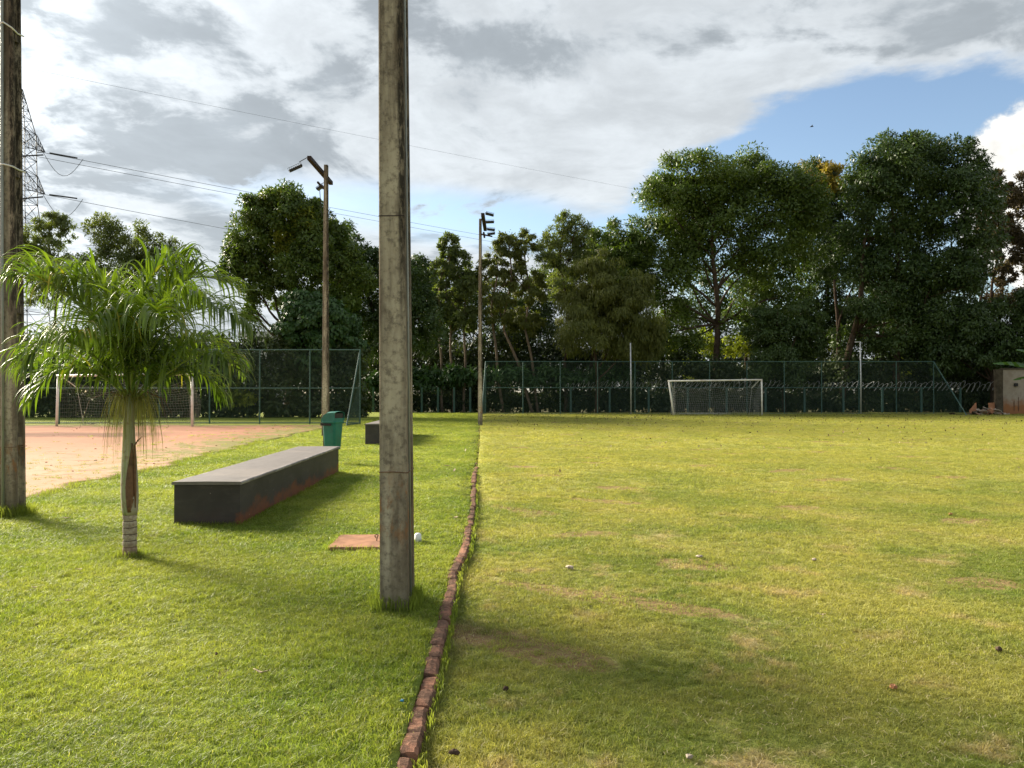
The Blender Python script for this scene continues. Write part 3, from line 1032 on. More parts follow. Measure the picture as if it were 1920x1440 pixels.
def build_bin():
    root = empty('litter_bin', (X(624, 16.2), 16.2, 0), math.radians(-28), 'teal green plastic litter bin with hooded lid behind the near bench', 'bin')
    b = MB()
    b.loft([rrect(.27, .22, .04, .30), rrect(.31, .25, .045, .55), rrect(.345, .285, .05, .86)])
    b.build('bin_body', M['binbody'], root, smooth=False)
    r = MB(); r.loft([rrect(.375, .315, .055, .855), rrect(.385, .325, .055, .87), rrect(.38, .32, .055, .90)])
    r.build('bin_rim', M['binbody'], root)
    l = MB()
    # lid: hood arched towards its mouth on +x
    prof = [(-.185, .90), (-.175, .97), (-.12, 1.045), (-.03, 1.09), (.10, 1.10), (.185, 1.095)]
    rings = []
    for (x, z) in prof:
        pass
    half = .155
    V = []
    ny = 6
    for (x, z) in prof:
        for j in range(ny + 1):
            t = -1 + 2 * j / ny
            V.append((x, half * t, z - 0.03 * abs(t) ** 3))
    fs = []
    for i in range(len(prof) - 1):
        for j in range(ny):
            a = i * (ny + 1) + j
            fs.append((a, a + ny + 1, a + ny + 2, a + 1))
    base = len(V)
    for (x, z) in prof:                      # sides down to the rim
        V.append((x, -half, .90)); V.append((x, half, .90))
    for i in range(len(prof) - 1):
        fs.append((i * (ny + 1), base + 2 * i, base + 2 * i + 2, (i + 1) * (ny + 1)))
        fs.append((i * (ny + 1) + ny, (i + 1) * (ny + 1) + ny, base + 2 * i + 3, base + 2 * i + 1))
    # front lip below the mouth and dark throat
    l.v, l.f = V, fs
    lid = l.build('bin_lid', M['binbody'], root)
    sm = lid.modifiers.new('thick', 'SOLIDIFY'); sm.thickness = 0.008
    k = MB(); k.box(.168, .178, -.15, .15, .90, .955)
    k.build('lid_lip', M['binbody'], root)
    k = MB(); k.box(.05, .165, -.142, .142, .905, 1.055)
    k.build('mouth', M['black'], root)  # solid black block standing in for the shade under the hood
    k = MB(); k.box(-.19, .10, -.166, -.160, .80, .85)
    for i in range(5): k.box(-.16 + i * .045, -.14 + i * .045, -.172, -.1665, .805, .845)
    k.build('holder_band', M['black'], root)
    k = MB(); k.tube([(-.215, -.02, -.2), (-.215, -.02, .98)], .022, 10); k.box(-.20, -.17, -.05, .01, .78, .86)
    k.build('bin_post', M['black'], root)
    return root


build_bin()

# ------------------------------------------------------------------ slab cover, cap, small finds on the grass
root = empty('inspection_cover', (-1.38, 7.7, 0.0), .03, 'flat reddish concrete inspection cover with a hook, behind the nearest pole', 'cover')
m = MB()
m.loft([rrect(.78, .66, .03, -.03), rrect(.78, .66, .03, .018), rrect(.765, .645, .03, .026)])
m.build('cover_slab', M['slab'], root)
m = MB()
m.tube([(.04, -.03, .02), (.04, -.02, .05), (.05, 0, .075), (.03, .01, .085), (.015, 0, .07), (.03, -.01, .055)], .006, 6)
m.build('lifting_hook', M['rusty'], root)


def lathe(prof, n=20):
    return [[(r * math.cos(2 * PI * j / n), r * math.sin(2 * PI * j / n), z) for j in range(n)] for r, z in prof]


root = empty('plastic_cup', (X(784, 7.75), 7.75, 0.0), 0, 'small white plastic cup upside down on the lawn right of the nearest pole', 'cup')
m = MB(); m.loft(lathe([(.037, 0.0), (.036, .04), (.033, .075), (.022, .088), (.002, .090)]))
m.build('cup_body', M['plastic'], root, smooth=True)
m = MB(); m.loft(lathe([(.040, 0.0), (.041, .006), (.0375, .009)]))
m.build('cup_rim', M['plastic'], root, smooth=True)


def g_at(px, py):
    fld = px > 870
    h = CAMH - (FIELD_Z if fld else 0)
    Y = F * h / (py - HZ)
    x = X(px, Y)
    return x, Y, (FIELD_Z if fld else 0) + float(ground_z(x, Y))


def rock(name, px, py, s, mat, label, cat, seed, up=0.028):
    rg = random.Random(seed)
    x, Y, z = g_at(px, py)
    rings = []
    s = (s[0] * 1.05, s[1], s[2] * .85)
    for i, (t, r) in enumerate([(-1, .7), (-.2, 1.0), (.55, .72), (.8, .28)]):
        rings.append([(s[0] * r * math.cos(a) * rg.uniform(.62, 1.25), s[1] * r * math.sin(a) * rg.uniform(.62, 1.25), s[2] * t + rg.uniform(-.28, .28) * s[2])
                      for a in [2 * PI * (j + rg.uniform(-.25, .25)) / 7 for j in range(7)]])
    m = MB(); m.loft(rings)
    o = m.build(name, M[mat], None)
    o.location = (x, Y, z + up)
    o.rotation_euler = (0, 0, rg.uniform(-.5, .5))
    return tag(o, label, cat)


def dry_leaf(px, py, L, w, curl, rz, label, seed, up=0.035, mat='dryleaf'):
    rg = random.Random(seed)
    x, Y, z = g_at(px, py)
    n = 8
    V = []; Fs = []
    for i in range(n + 1):
        t = i / n
        ww = w * math.sin(PI * min(max(t, .03), .97)) ** .7
        zc = curl * (math.sin(PI * t) * -1 + 1) + rg.uniform(-.003, .003)
        for s, e in ((-1, .4), (0, 0), (1, .4)):
            V.append((L * (t - .5), s * ww / 2 * .8, zc + e * ww * .7))
    for i in range(n):
        for j in range(2):
            a = i * 3 + j
            Fs.append((a, a + 3, a + 4, a + 1))
    m = MB(); m.v, m.f = V, Fs
    o = m.build('dry_leaf', M[mat], None, smooth=True)
    sm = o.modifiers.new('thick', 'SOLIDIFY'); sm.thickness = 0.0012
    o.location = (x, Y, z + up)
    o.rotation_euler = (rg.uniform(-.2, .2), rg.uniform(-.1, .1), rz)
    return tag(o, label, 'leaf')


rock('pale_stone', 1068, 1068, (.045, .03, .017), 'stone', 'pale flat stone on the playing field, the one nearest the brick edging', 'stone', 1)
rock('pale_stone', 1311, 1049, (.035, .022, .014), 'stone', 'pale brown stone in the middle of the playing field, second from the brick edging', 'stone', 2)
rock('pale_stone', 1525, 1052, (.022, .02, .013), 'stone', 'small pale stone on the playing field, third from the brick edging', 'stone', 3)
rock('brick_fragment', 1672, 1293, (.024, .018, .014), 'terracotta', 'small orange brick fragment in the grass at the lower right', 'fragment', 4)
rock('brick_fragment', 1781, 967, (.035, .02, .02), 'terracotta', 'dark red brick fragment on the right of the playing field', 'fragment', 5)
rock('pale_stone', 1290, 1421, (.020, .014, .010), 'stone', 'whitish stone in the grass at the bottom edge of the playing field', 'stone', 6)
rock('pale_stone', 180, 864, (.04, .03, .012), 'stone', 'flat pale stone in the grass between the left pole and the palm', 'stone', 7)
rock('dark_clod', 1870, 1224, (.022, .02, .018), 'darkstone', 'dark clod of earth in the grass near the right edge', 'clod', 8)
rock('dark_clod', 948, 1299, (.014, .012, .016), 'darkstone', 'tiny dark clod of earth right of the brick edging', 'clod', 9)
rock('dark_clod', 852, 1420, (.026, .016, .012), 'darkstone', 'dark clod of earth beside the lowest bricks of the edging', 'clod', 10)
rock('bottle_cap', 755, 1325, (.010, .010, .006), 'blueplastic', 'tiny blue plastic scrap on the lawn left of the nearest bricks', 'scrap', 12)
dry_leaf(492, 1272, .115, .022, .02, -.45, 'curled pale dry leaf on the lawn in the left foreground', 21)
dry_leaf(130, 1137, .055, .022, .01, .35, 'small pale dry leaf on the lawn left of the palm, nearer one of two', 22)
dry_leaf(67, 1113, .045, .02, .008, .1, 'small pale dry leaf on the lawn left of the palm, farther one of two', 23)
dry_leaf(150, 1077, .05, .016, .01, .7, 'thin pale dry leaf just left of the palm foot', 24)
dry_leaf(408, 1236, .035, .018, .01, 2.0, 'small dark dry leaf in the left foreground lawn', 25, mat='darkstone')
dry_leaf(1540, 1162, .05, .014, .01, .1, 'thin pale dry leaf lying on the right half of the playing field', 26)
dry_leaf(748, 985, .05, .02, .01, .1, 'dry leaf on the lawn behind the nearest pole', 27)
dry_leaf(855, 976, .055, .04, .012, .4, 'pale crumpled leaf beside the brick edging on the lawn', 28)
dry_leaf(126, 976, .10, .035, .012, .1, 'pale dry leaf near the foot of the left pole', 29)
dry_leaf(838, 876, .12, .06, .012, .2, 'pale leaf on the lawn just left of the far end of the raised bricks', 30)

# ------------------------------------------------------------------ goals
def build_goal(xa, xb, Y, H, lean, label, depth=1.3):
    root = empty('football_goal', ((xa + xb) / 2, Y, 0 if xa < -2 else -.012), 0, label, 'goal', 'white football goals')
    w = xb - xa
    r = 0.055
    L = (-w / 2 + lean, 0, H - .02); R = (w / 2, 0, H + .06)
    m = MB(); m.tube([(-w / 2 + lean * -.2, 0, -.1), (L[0], 0, L[2])], r, 10); m.build('post', M['white'], root, smooth=True)
    m = MB(); m.tube([(w / 2 + .02, 0, -.1), R], r, 10); m.build('post', M['white'], root, smooth=True)
    m = MB(); m.tube([(L[0] - .06, 0, L[2]), (R[0] + .04, 0, R[2])], r, 10); m.build('crossbar', M['white'], root, smooth=True)
    for s, q in ((-1, L), (1, R)):
        m = MB(); m.tube([(q[0] - s * .12, 0.0, q[2]), (q[0] - s * .40, .75, q[2] - .52)], .022, 8)
        m.build('net_stay', M['white'], root)
        m = MB(); m.tube([(q[0] - s * .40, .75, q[2] - .52), (q[0] - s * .40, depth, .02)], .011, 6)
        m.build('net_rope', M['net'], root)
    # draped net, cord by cord
    n = MB()
    hw = w / 2 - .15
    def surf(u, v):
        hang = .10 + .42 * abs(math.sin(PI * u * 2)) * (1 - v) ** 1.5
        y = .15 + .65 * min(v * 3, 1) + (depth - .8) * v + .10 * math.sin(9 * u + 3 * v)
        z = (H - .05) * (1 - v) - hang * (1 - v) * 0.9
        return (-hw + 2 * hw * u + .04 * math.sin(14 * v + 5 * u), y, max(z, .03))
    nu, nv = 44, 16
    for i in range(nu + 1):
        n.tube([surf(i / nu, j / 10) for j in range(11)], (.0032 if xa < -2 else .0045), 3, cap=False)
    for j in range(nv + 1):
        n.tube([surf(i / 32, j / nv) for i in range(33)], (.0032 if xa < -2 else .0045), 3, cap=False)
    for s in (-1, 1):
        for i in range(9):
            y = .05 + depth * i / 9
            n.tube([(s * hw * 1.02, y, max(H - .1 - .8 * y, .1)), (s * hw, y, .03)], (.0032 if xa < -2 else .0045), 3, cap=False)
        for j in range(12):
            z = .1 + 2.0 * j / 12
            n.tube([(s * hw * 1.02, 0, z), (s * hw, min(depth, (H - z) * 1.1), z)], (.0032 if xa < -2 else .0045), 3, cap=False)
    # heap of slack net on the ground
    rg = random.Random(2)
    for i in range(26):
        x = rg.uniform(-hw, hw * .2)
        n.tube([(x + .15 * k, depth - .2 + rg.uniform(-.12, .12), rg.uniform(.02, .16)) for k in range(6)], .008, 3, cap=False)
    n.build('net', M['net'] if xa > -2 else M['net_old'], root)
    return root


build_goal(X(107, 33.6), X(360, 33.6), 33.6, 2.22, .05, 'white goal with torn net behind the palm on the red dirt court')
build_goal(X(1262, 50.0), X(1428, 50.0), 50.0, 2.24, -.28, 'white goal with sagging net in front of the far fence on the grass field')

# ------------------------------------------------------------------ chain link fences
def wire_panel(w, h, cell, r):
    """diagonal woven wires of one bay, x 0..w, z 0..h"""
    m = MB()
    for s in (1, -1):
        c = -h
        while c < w:
            # line x = c + z (s=1) or mirrored
            z0, z1 = max(0, -c), min(h, w - c)
            if z1 - z0 > .01:
                a, b_ = c + z0, c + z1
                if s < 0: a, b_ = w - a, w - b_
                q = len(m.v)
                off = .003 * s
                m.v += [(a - r, off, z0), (a + r, off, z0), (b_ + r, off, z1), (b_ - r, off, z1), (a, off + r * 1.5, z0), (b_, off + r * 1.5, z1)]
                m.f += [(q, q + 1, q + 2, q + 3), (q + 1, q + 4, q + 5, q + 2), (q + 4, q, q + 3, q + 5)]
            c += cell
    return m


def build_fence(x0, y0, n, bay, H, mid, label, wings, zb=0.0, r=.028, wire_r=.0032, cell=.085):
    root = empty('chain_link_fence', (x0, y0, zb), 0, label, 'fence', 'green chain link fences')
    pm = MB(); pm.tube([(0, 0, -.1), (0, 0, H)], r, 8)
    pmesh = pm.mesh('fence_post', M['green_metal'])
    wl = wire_panel(bay, mid - .06, cell, wire_r).mesh('wire_panel', M['mesh'])
    wu = wire_panel(bay, H - mid, cell, wire_r).mesh('wire_panel', M['mesh'])
    rl = MB(); rl.tube([(0, 0, 0), (bay, 0, 0)], r * .8, 8); rmesh = rl.mesh('rail', M['green_metal'])
    for i in range(n + 1):
        o = link('fence_post', pmesh, root); o.location = (i * bay, 0, 0)
        if i < n:
            for me, z in ((wl, .06), (wu, mid)):
                o = link('wire_panel', me, root); o.location = (i * bay, .02, z)
            for z in (.05, mid, H):
                o = link('rail', rmesh, root); o.location = (i * bay, 0, z)
    for (xc, dx, dy) in wings:
        # triangular end wing coming towards the camera: slanting strut, ground rail, wires
        m = MB(); m.tube([(xc, 0, H), (xc + dx, -dy, .0)], r, 8); m.build('slanting_strut', M['green_metal'], root)
        m = MB(); m.tube([(xc, 0, .04), (xc + dx, -dy, .04)], r * .7, 8); m.build('rail', M['green_metal'], root)
        m = MB()
        t = cell
        L = math.hypot(dx, dy)
        k = int(L / cell)
        for i in range(k):
            u = i / k
            # up-slope wires
            zt = H * (1 - u)
            for s in (1, -1):
                a = u; z_ = 0.05
                # clip the diagonal to the triangle
                if s > 0:   # goes towards the corner post (u decreasing)
                    tt = min(a * L, H)
                    q0, q1 = (a, z_), (a - tt / L, z_ + tt)
                else:
                    tt = (H * (1 - a)) / (1 + H / L)
                    q0, q1 = (a, z_), (a + tt / L, z_ + tt)
                m.tube([(xc + dx * q0[0], -dy * q0[0], q0[1]), (xc + dx * q1[0], -dy * q1[0], q1[1])], wire_r, 3, cap=False)
        zq = cell
        while zq < H:           # wires starting on the corner post
            tt = (H - zq) / (1 + H / L)
            m.tube([(xc, 0, zq), (xc + dx * tt / L, -dy * tt / L, zq + tt)], wire_r, 3, cap=False)
            zq += cell
        m.build('wire_panel', M['mesh'], root)
    return root


LF_Y = 36.3
LF_BAY = (675 - 581) / F * LF_Y
build_fence(X(675, LF_Y) - LF_BAY * 9, LF_Y, 9, LF_BAY, Z(656, LF_Y), Z(728, LF_Y), 'green wire fence behind the red dirt court and its goal',
            [(LF_BAY * 9, X(650, 34.2) - X(675, LF_Y), LF_Y - 34.2)], r=.035, wire_r=.0042, cell=.10)
RF_Y = 54.0
RF_BAY = 70 / F * RF_Y
RX0 = X(910.5, RF_Y)
build_fence(RX0, RF_Y, 12, RF_BAY, Z(678, RF_Y) - FIELD_Z, Z(727, RF_Y) - FIELD_Z, 'long green wire fence behind the goal of the grass field',
            [(0, X(903, 51) - RX0, 3.0), (RF_BAY * 12, X(1813, 50) - (RX0 + 12 * RF_BAY), 4.0)], zb=FIELD_Z, r=.036, wire_r=.0045, cell=.13)

# lower boundary fence with coiled wire
def boundary(x0, x1, Y, label, coil, step):
    root = empty('boundary_fence', (x0, Y, -.1), 0, label, 'fence', 'low boundary fences topped by coiled wire')
    n = int((x1 - x0) / step)
    pm = MB(); pm.box(-.07, .07, -.06, .06, 0, 1.95)
    me = pm.mesh('fence_post', M['green_metal'])
    for i in range(n + 1):
        o = link('fence_post', me, root); o.location = (i * step + .4, 0, 0)
    w = wire_panel(x1 - x0, 1.7, .16, .004)
    w.build('wire_panel', M['mesh'], root).location = (0, .08, .05)
    if coil:
        c = MB(); rg = random.Random(4)
        x = 0; pts = []
        turns = int((x1 - x0) / .36)
        N = 14
        for i in range(turns * N):
            a = 2 * PI * i / N
            if i % N == 0: R = rg.uniform(.22, .37); zc = rg.uniform(1.98, 2.14) + .06 * math.sin(i * .004)
            pts.append(((x1 - x0) * i / (turns * N) + (.10 + .12 * math.sin(i * .013) ** 2) * math.sin(a) + .06 * math.sin(i * .037), .22 * math.cos(a + .5), zc + R * math.sin(a)))
        c.tube(pts, .0115, 4, cap=False)
        c.build('coiled_wire', M['steel'], root)
    return root


boundary(X(1060, 57.5), X(1866, 57.5), 57.5, 'low fence topped with coiled razor wire running behind the grass field goal', True, 73 / F * 57.5)
boundary(X(690, 57.5), X(885, 57.5), 57.5, 'low wire fence between the two playing areas under the trees', False, 1.2)

for px, top, Yp, lab, armd in ((1183, 643, 53.0, 'thin white pole left of the far goal rising above the fence', 0), (1614, 641, 53.0, 'thin white pole right of the far goal with a short arm at its tip', 1)):
    root = empty('slim_white_pole', (X(px, Yp), Yp, FIELD_Z), 0, lab, 'pole')
    m = MB(); H = Z(top, Yp) - FIELD_Z
    m.tube([(0, 0, -.1), (0, 0, H * .5), (-.03, 0, H)], .045, 8)
    m.build('pole_tube', M['steel'], root, smooth=True)
    if armd:
        m = MB(); m.tube([(0, 0, H), (-.32, -.1, H - .02)], .03, 8); m.box(-.42, -.28, -.16, -.04, H - .05, H + .02)
        m.build('pole_arm', M['steel'], root)

# ------------------------------------------------------------------ wall, pillar, rubble on the right
root = empty('rendered_wall', (X(1881, 52.5), 52.5, -.1), 0, 'pale rendered wall stained orange at its foot, at the right edge', 'wall')
m = MB(); m.box(0, 9, 0, .18, 0, Z(693, 52.5) + .1); m.build('wall_panel', M['wall'], root)
m = MB(); m.box(-.08, 9, -.06, .24, Z(693, 52.5) + .103, Z(693, 52.5) + .20); m.build('wall_coping', M['concrete_pillar'], root)
for dx, z in ((1.02, 1.25), (.72, 1.0)):
    m = MB(); m.tube([(dx, -.03, .3), (dx, -.03, z)], .018, 6); m.build('rusty_rod', M['rusty'], root)
m = MB(); m.box(.72, .95, -.10, -.005, 1.98, 2.2); m.build('wall_box', M['black'], root)
root = empty('concrete_pillar', (X(1872, 52.3), 52.3, -.1), 0, 'dark grimy concrete pillar at the left end of the pale wall', 'pillar')
m = MB()
m.loft([rrect(.50, .3, .02, 0), rrect(.46, .28, .02, 1.6), rrect(.50, .3, .02, Z(690, 52.3))]); m.build('pillar_shaft', M['concrete_pillar'], root)

root = empty('rubble_pile', (X(1850, 51.5), 51.5, FIELD_Z), 0, 'heap of broken tiles and boards at the foot of the right fence end', 'rubble')
rg = random.Random(9)
tl = MB(); tl.quadbox([(-.2, -.15, 0), (.2, -.13, .01), (.18, .15, 0), (-.17, .14, .01), (-.2, -.15, .03), (.2, -.13, .04), (.18, .15, .03), (-.17, .14, .04)])
tmesh = [tl.mesh('rubble_piece', M['terracotta']), None, None]
for q, mt in ((1, 'stone'), (2, 'concrete_pillar')):
    tmesh[q] = tmesh[0].copy(); tmesh[q].materials.clear(); tmesh[q].materials.append(M[mt])
for i in range(70):
    o = link('rubble_piece', tmesh[rg.choice([0, 1, 2, 2, 1])], root)
    x = rg.gauss(0, .62)
    o.location = (x, rg.uniform(-.4, .4), rg.uniform(0, max(.05, .42 * math.exp(-x * x / .9))))
    o.rotation_euler = (rg.uniform(-.6, .6), rg.uniform(-.6, .6), rg.uniform(0, 6))
    s = rg.uniform(.5, 1.3); o.scale = (s, s, s)
for px, py, sz in ((1826, 760, .5), (1863, 762, .55)):
    x, Y = X(px, 52.2), 52.2
    root = tag(MB().quadbox([(x - sz / 2, Y, -.1), (x + sz / 2, Y + .05, -.1), (x + sz / 2, Y + .1, -.1), (x - sz / 2, Y + .06, -.1), (x - sz / 2, Y + .1, .25 if px < 1840 else .75), (x + sz / 2, Y + .15, .8), (x + sz / 2, Y + .2, .8), (x - sz / 2, Y + .15, .25 if px < 1840 else .75)]).build('leaning_board', M['terracotta'], None),
               'broken reddish board leaning behind the rubble heap, ' + ('left one beside the fence foot' if px < 1840 else 'right one against the pillar'), 'board')


# ------------------------------------------------------------------ pylon and wires
def build_pylon():
    Yt = 85.0
    root = empty('pylon', (X(37, Yt), Yt, -.15), 0, 'steel lattice power pylon behind the left pole', 'pylon')
    s = Yt / F
    H = Z(165, Yt) + .15
    hw = lambda z: float(np.interp(z, [0, Z(440, Yt), Z(380, Yt), Z(245, Yt), H], [2.6, 1.5, 1.15, 1.0, .05]))
    m = MB()
    for sx in (-1, 1):
        for sy in (-1, 1):
            m.tube([(sx * hw(z), sy * hw(z), z) for z in (0, Z(440, Yt), Z(380, Yt), Z(245, Yt), H)], .055, 4)
    m.build('tower_leg', M['pylon'], root)
    m = MB()
    zs = [0]
    while zs[-1] < H - .8:
        zs.append(zs[-1] + max(hw(zs[-1]) * 1.45, .9))
    for a, c in zip(zs[:-1], zs[1:]):
        c = min(c, H - .1)
        for k in range(4):
            q = [(-1, -1), (1, -1), (1, 1), (-1, 1)]
            p0, p1 = q[k], q[(k + 1) % 4]
            for (u, v) in ((p0, p1), (p1, p0)):
                m.tube([(u[0] * hw(a), u[1] * hw(a), a), (v[0] * hw(c), v[1] * hw(c), c)], .03, 4, cap=False)
            m.tube([(p0[0] * hw(c), p0[1] * hw(c), c), (p1[0] * hw(c), p1[1] * hw(c), c)], .03, 4, cap=False)
    m.build('lattice', M['pylon'], root)
    tips = []
    for py in (284, 363):
        z = Z(py, Yt) + .15
        for sx in (-1, 1):
            m = MB()
            tip = (sx * 45 * s, 0, z)
            w = hw(z)
            for sy in (-1, 1):
                m.tube([(sx * w, sy * w, z + .3), tip], .045, 4)
                m.tube([(sx * w, sy * w, z + 2.3), tip], .045, 4)
                for k in range(1, 5):
                    t = k / 5
                    lo = Vector((sx * w, sy * w, z + .3)).lerp(Vector(tip), t)
                    hi = Vector((sx * w, sy * w, z + 2.3)).lerp(Vector(tip), t)
                    hi0 = Vector((sx * w, sy * w, z + 2.3)).lerp(Vector(tip), t - .2)
                    m.tube([lo, hi], .025, 4, cap=False); m.tube([lo, hi0], .025, 4, cap=False)
            m.build('cross_arm', M['pylon'], root)
            tips.append(tip)
    D = Vector((X(1300, 300) - X(82, Yt), 300 - Yt, Z(505, 300) - Z(285, Yt))).normalized()
    for t in (tips[1], tips[3]):
        m = MB(); a = Vector(t); m.tube([a + D * .5, a + D * 3.6], .085, 8); m.build('insulator_string', M['pylon'], root)
        m = MB()
        b0 = a + D * 4.3
        m.tube([b0 + Vector((-.0, 0, 0)) + Vector(((a.x - .2 - b0.x) * k / 10, (-4 - 0) * k / 10 * 1.0, -2.4 * math.sin(PI * k / 10) - .2 * k / 10)) for k in range(11)], .03, 5)
        m.build('jumper_wire', M['wire'], root)
        m = MB(); m.tube([a + Vector((-.2, 0, -.3)), a + Vector((-1.8, -1.5, -.9))], .08, 8); m.build('insulator_string', M['pylon'], root)
    return root, tips, Yt


pyl, tips, Yt = build_pylon()


def wire(a, c, sag, r, label):
    a, c = Vector(a), Vector(c)
    N = 28
    m = MB()
    m.tube([a.lerp(c, i / N) + Vector((0, 0, -sag * 4 * (i / N) * (1 - i / N))) for i in range(N + 1)], r, 5)
    return tag(m.build('power_line', M['wire'], None), label, 'cable', 'power lines from the pylon')


wire(P(82, 285.5, Yt), P(1300, 503, 300), 1.0, .028, 'upper power line from the pylon arm, higher of the close pair')
wire(P(66, 292, Yt + 3), P(1300, 512, 300), 1.0, .028, 'power line from the pylon, lower of the close pair')
wire(P(82, 364, Yt), P(900, 503, 300), 1.0, .028, 'lowest power line, running from the lower pylon arm to the round tree')
wire(P(-260, 62, 80), P(1600, 425, 260), 1.0, .015, 'faint topmost cable crossing the sky from upper left to the trees')


# ------------------------------------------------------------------ trees
def leaf_quads(C, Nrm, size, rng, droop, aspect, mat_t):
    n = len(C)
    down = np.array([0, 0, -1.0])
    a = rng.normal(size=(n, 3)) * 0.9 + down * droop + Nrm * 0.5
    a /= np.linalg.norm(a, axis=1, keepdims=True)
    nn = Nrm * 1.3 + rng.normal(size=(n, 3)) * 0.42 + np.array([0, 0, .35])
    b_ = np.cross(a, nn)
    b_ /= (np.linalg.norm(b_, axis=1, keepdims=True) + 1e-9)
    L = (size * rng.uniform(.6, 1.35, n))[:, None]
    w = L * aspect
    V = np.stack([C, C + a * L * .45 + b_ * w / 2, C + a * L, C + a * L * .45 - b_ * w / 2], 1).reshape(-1, 3)
    Fc = np.arange(n * 4).reshape(n, 4)
    return V, Fc


TREE_N = 2.35
LEAF_S = 0.74


def crown_points(lobes, n, rng, sub=26, subr=.30, fill=.18):
    w = np.array([(l[3] * l[4] + l[3] * l[5] + l[4] * l[5]) for l in lobes]) ** 1.0
    w /= w.sum()
    Cs, Ns = [], []
    for l, ww in zip(lobes, w):
        c = np.array(l[:3]); r = np.array(l[3:6])
        k = int(n * ww)
        ns = max(8, int(sub))
        d = rng.normal(size=(ns, 3)); d[:, 2] += .25
        d /= np.linalg.norm(d, axis=1, keepdims=True)
        sc = c + d * r * rng.uniform(.62, .98, (ns, 1))
        sr = rng.uniform(.6, 1.35, ns) * subr * r.mean()
        pick = rng.integers(0, ns, k)
        q = rng.normal(size=(k, 3)); q[:, 2] += .35
        q /= np.linalg.norm(q, axis=1, keepdims=True)
        rad = sr[pick][:, None] * (rng.uniform(0, 1, (k, 1)) ** .26)
        pts = sc[pick] + q * rad * np.array([1.15, 1.15, .8])
        inn = rng.uniform(size=k) < fill
        q2 = rng.normal(size=(k, 3)); q2 /= np.linalg.norm(q2, axis=1, keepdims=True)
        pts[inn] = (c + q2 * r * rng.uniform(0, .8, (k, 1)))[inn]
        nr = q * .9 + d[pick] * .35
        nr /= np.linalg.norm(nr, axis=1, keepdims=True)
        Cs.append(pts); Ns.append(nr)
    return np.concatenate(Cs), np.concatenate(Ns)


def px_lobes(Y, spec, rng, g=1.06):
    out = []
    for (px, py, rx, ry) in spec:
        s = Y / F
        r = rx * s * g
        out.append((X(px, Y), Y + rng.uniform(-.55, .55) * r, Z(py, Y), r, r * .95, ry * s * g))
    return out


def branch(m, a, c, r0, r1, rng, wob=.06, n=7):
    a, c = Vector(a), Vector(c)
    L = (c - a).length
    pts = []; rr = []
    ph = [rng.uniform(0, 6) for _ in range(3)]
    for i in range(n + 1):
        t = i / n
        p = a.lerp(c, t)
        e = math.sin(PI * t) * L * wob
        p = p + Vector((math.sin(ph[0] + 4 * t) * e, math.sin(ph[1] + 4 * t) * e, math.sin(PI * t) * L * .04))
        pts.append(p); rr.append(r0 + (r1 - r0) * t)
    m.tube(pts, rr, 7)
    return pts


def build_tree(name, base_px, Y, spec, n, leaf, mat, label, cat='tree', trunks=None, fork=None, r=.22, bark='bark', droop=.6, aspect=.42,
               sub=26, subr=.30, fill=.18, group=None, seed=1, accents=None, zb=-.15, twigs=2, lo=None):
    rng = np.random.default_rng(seed); rg = random.Random(seed)
    root = empty(name, (X(base_px, Y), Y, zb), 0, label, cat, group)
    off = np.array([root.location.x, root.location.y, root.location.z])
    lobes = px_lobes(Y, spec, rng)
    m = MB()
    ltop = max(l[2] for l in lobes); lmin = min(l[2] for l in lobes)
    fz = fork if fork is not None else max(1.0, lmin * .55)
    for (bx, fx) in (trunks or [(base_px, base_px)]):
        b0 = Vector((X(bx, Y), Y, zb - .2)); f0 = Vector((X(fx, Y), Y, fz))
        branch(m, b0, f0, r * 1.25, r * .85, rg, .02)
        near = sorted(lobes, key=lambda l: abs(l[0] - f0.x) + .2 * abs(l[2] - fz))
        use = near if not trunks else near[:max(4, len(near) // len(trunks) + 2)]
        lead = max(use, key=lambda l: l[2] - .5 * abs(l[0] - f0.x))
        ltip = Vector((lead[0], lead[1], lead[2]))
        lp = branch(m, f0 - Vector((0, 0, .1)), ltip, r * .85, .05, rg, .05, 10)
        for l in use:
            if l is lead: continue
            tip = Vector((l[0], l[1], l[2] + l[5] * .2))
            zt = l[2] - abs(l[0] - f0.x) * rg.uniform(.7, 1.1) - .8
            st = min(lp[:8], key=lambda q: abs(q.z - zt))
            kk = 1 - .7 * lp.index(st) / 10
            pts = branch(m, st, tip, r * .48 * kk * rg.uniform(.7, 1.1), .03, rg, .09)
            for _ in range(twigs):
                q = pts[rg.randint(3, 6)]
                e = Vector((l[0] + rg.uniform(-1, 1) * l[3], l[1] + rg.uniform(-1, 1) * l[4], l[2] + rg.uniform(-.5, 1) * l[5] * .9))
                branch(m, q, e, r * .14, .015, rg, .05, 5)
    t = m.build('trunk', M[bark], None, smooth=True)
    t.data.transform(Matrix.Translation(-root.location)); t.parent = root
    C, Nn = crown_points(lobes, int(n * TREE_N), rng, sub, subr, fill)
    V, Fc = leaf_quads(C, Nn, leaf * LEAF_S, rng, droop, aspect, None)
    tint = np.repeat(rng.uniform(size=len(C)), 4)
    o = link('crown', np_mesh('crown', V - off, Fc, M[mat], tint), root)
    if accents:
        spec2, n2, mt2, nm2 = accents
        C, Nn = crown_points(px_lobes(Y - .3, spec2, rng), n2, rng, 30, .26, .05)
        V, Fc = leaf_quads(C, Nn, leaf * .8, rng, droop, aspect, None)
        link(nm2, np_mesh(nm2, V - off, Fc, M[mt2], np.repeat(rng.uniform(size=len(C)), 4)), root)
    return root


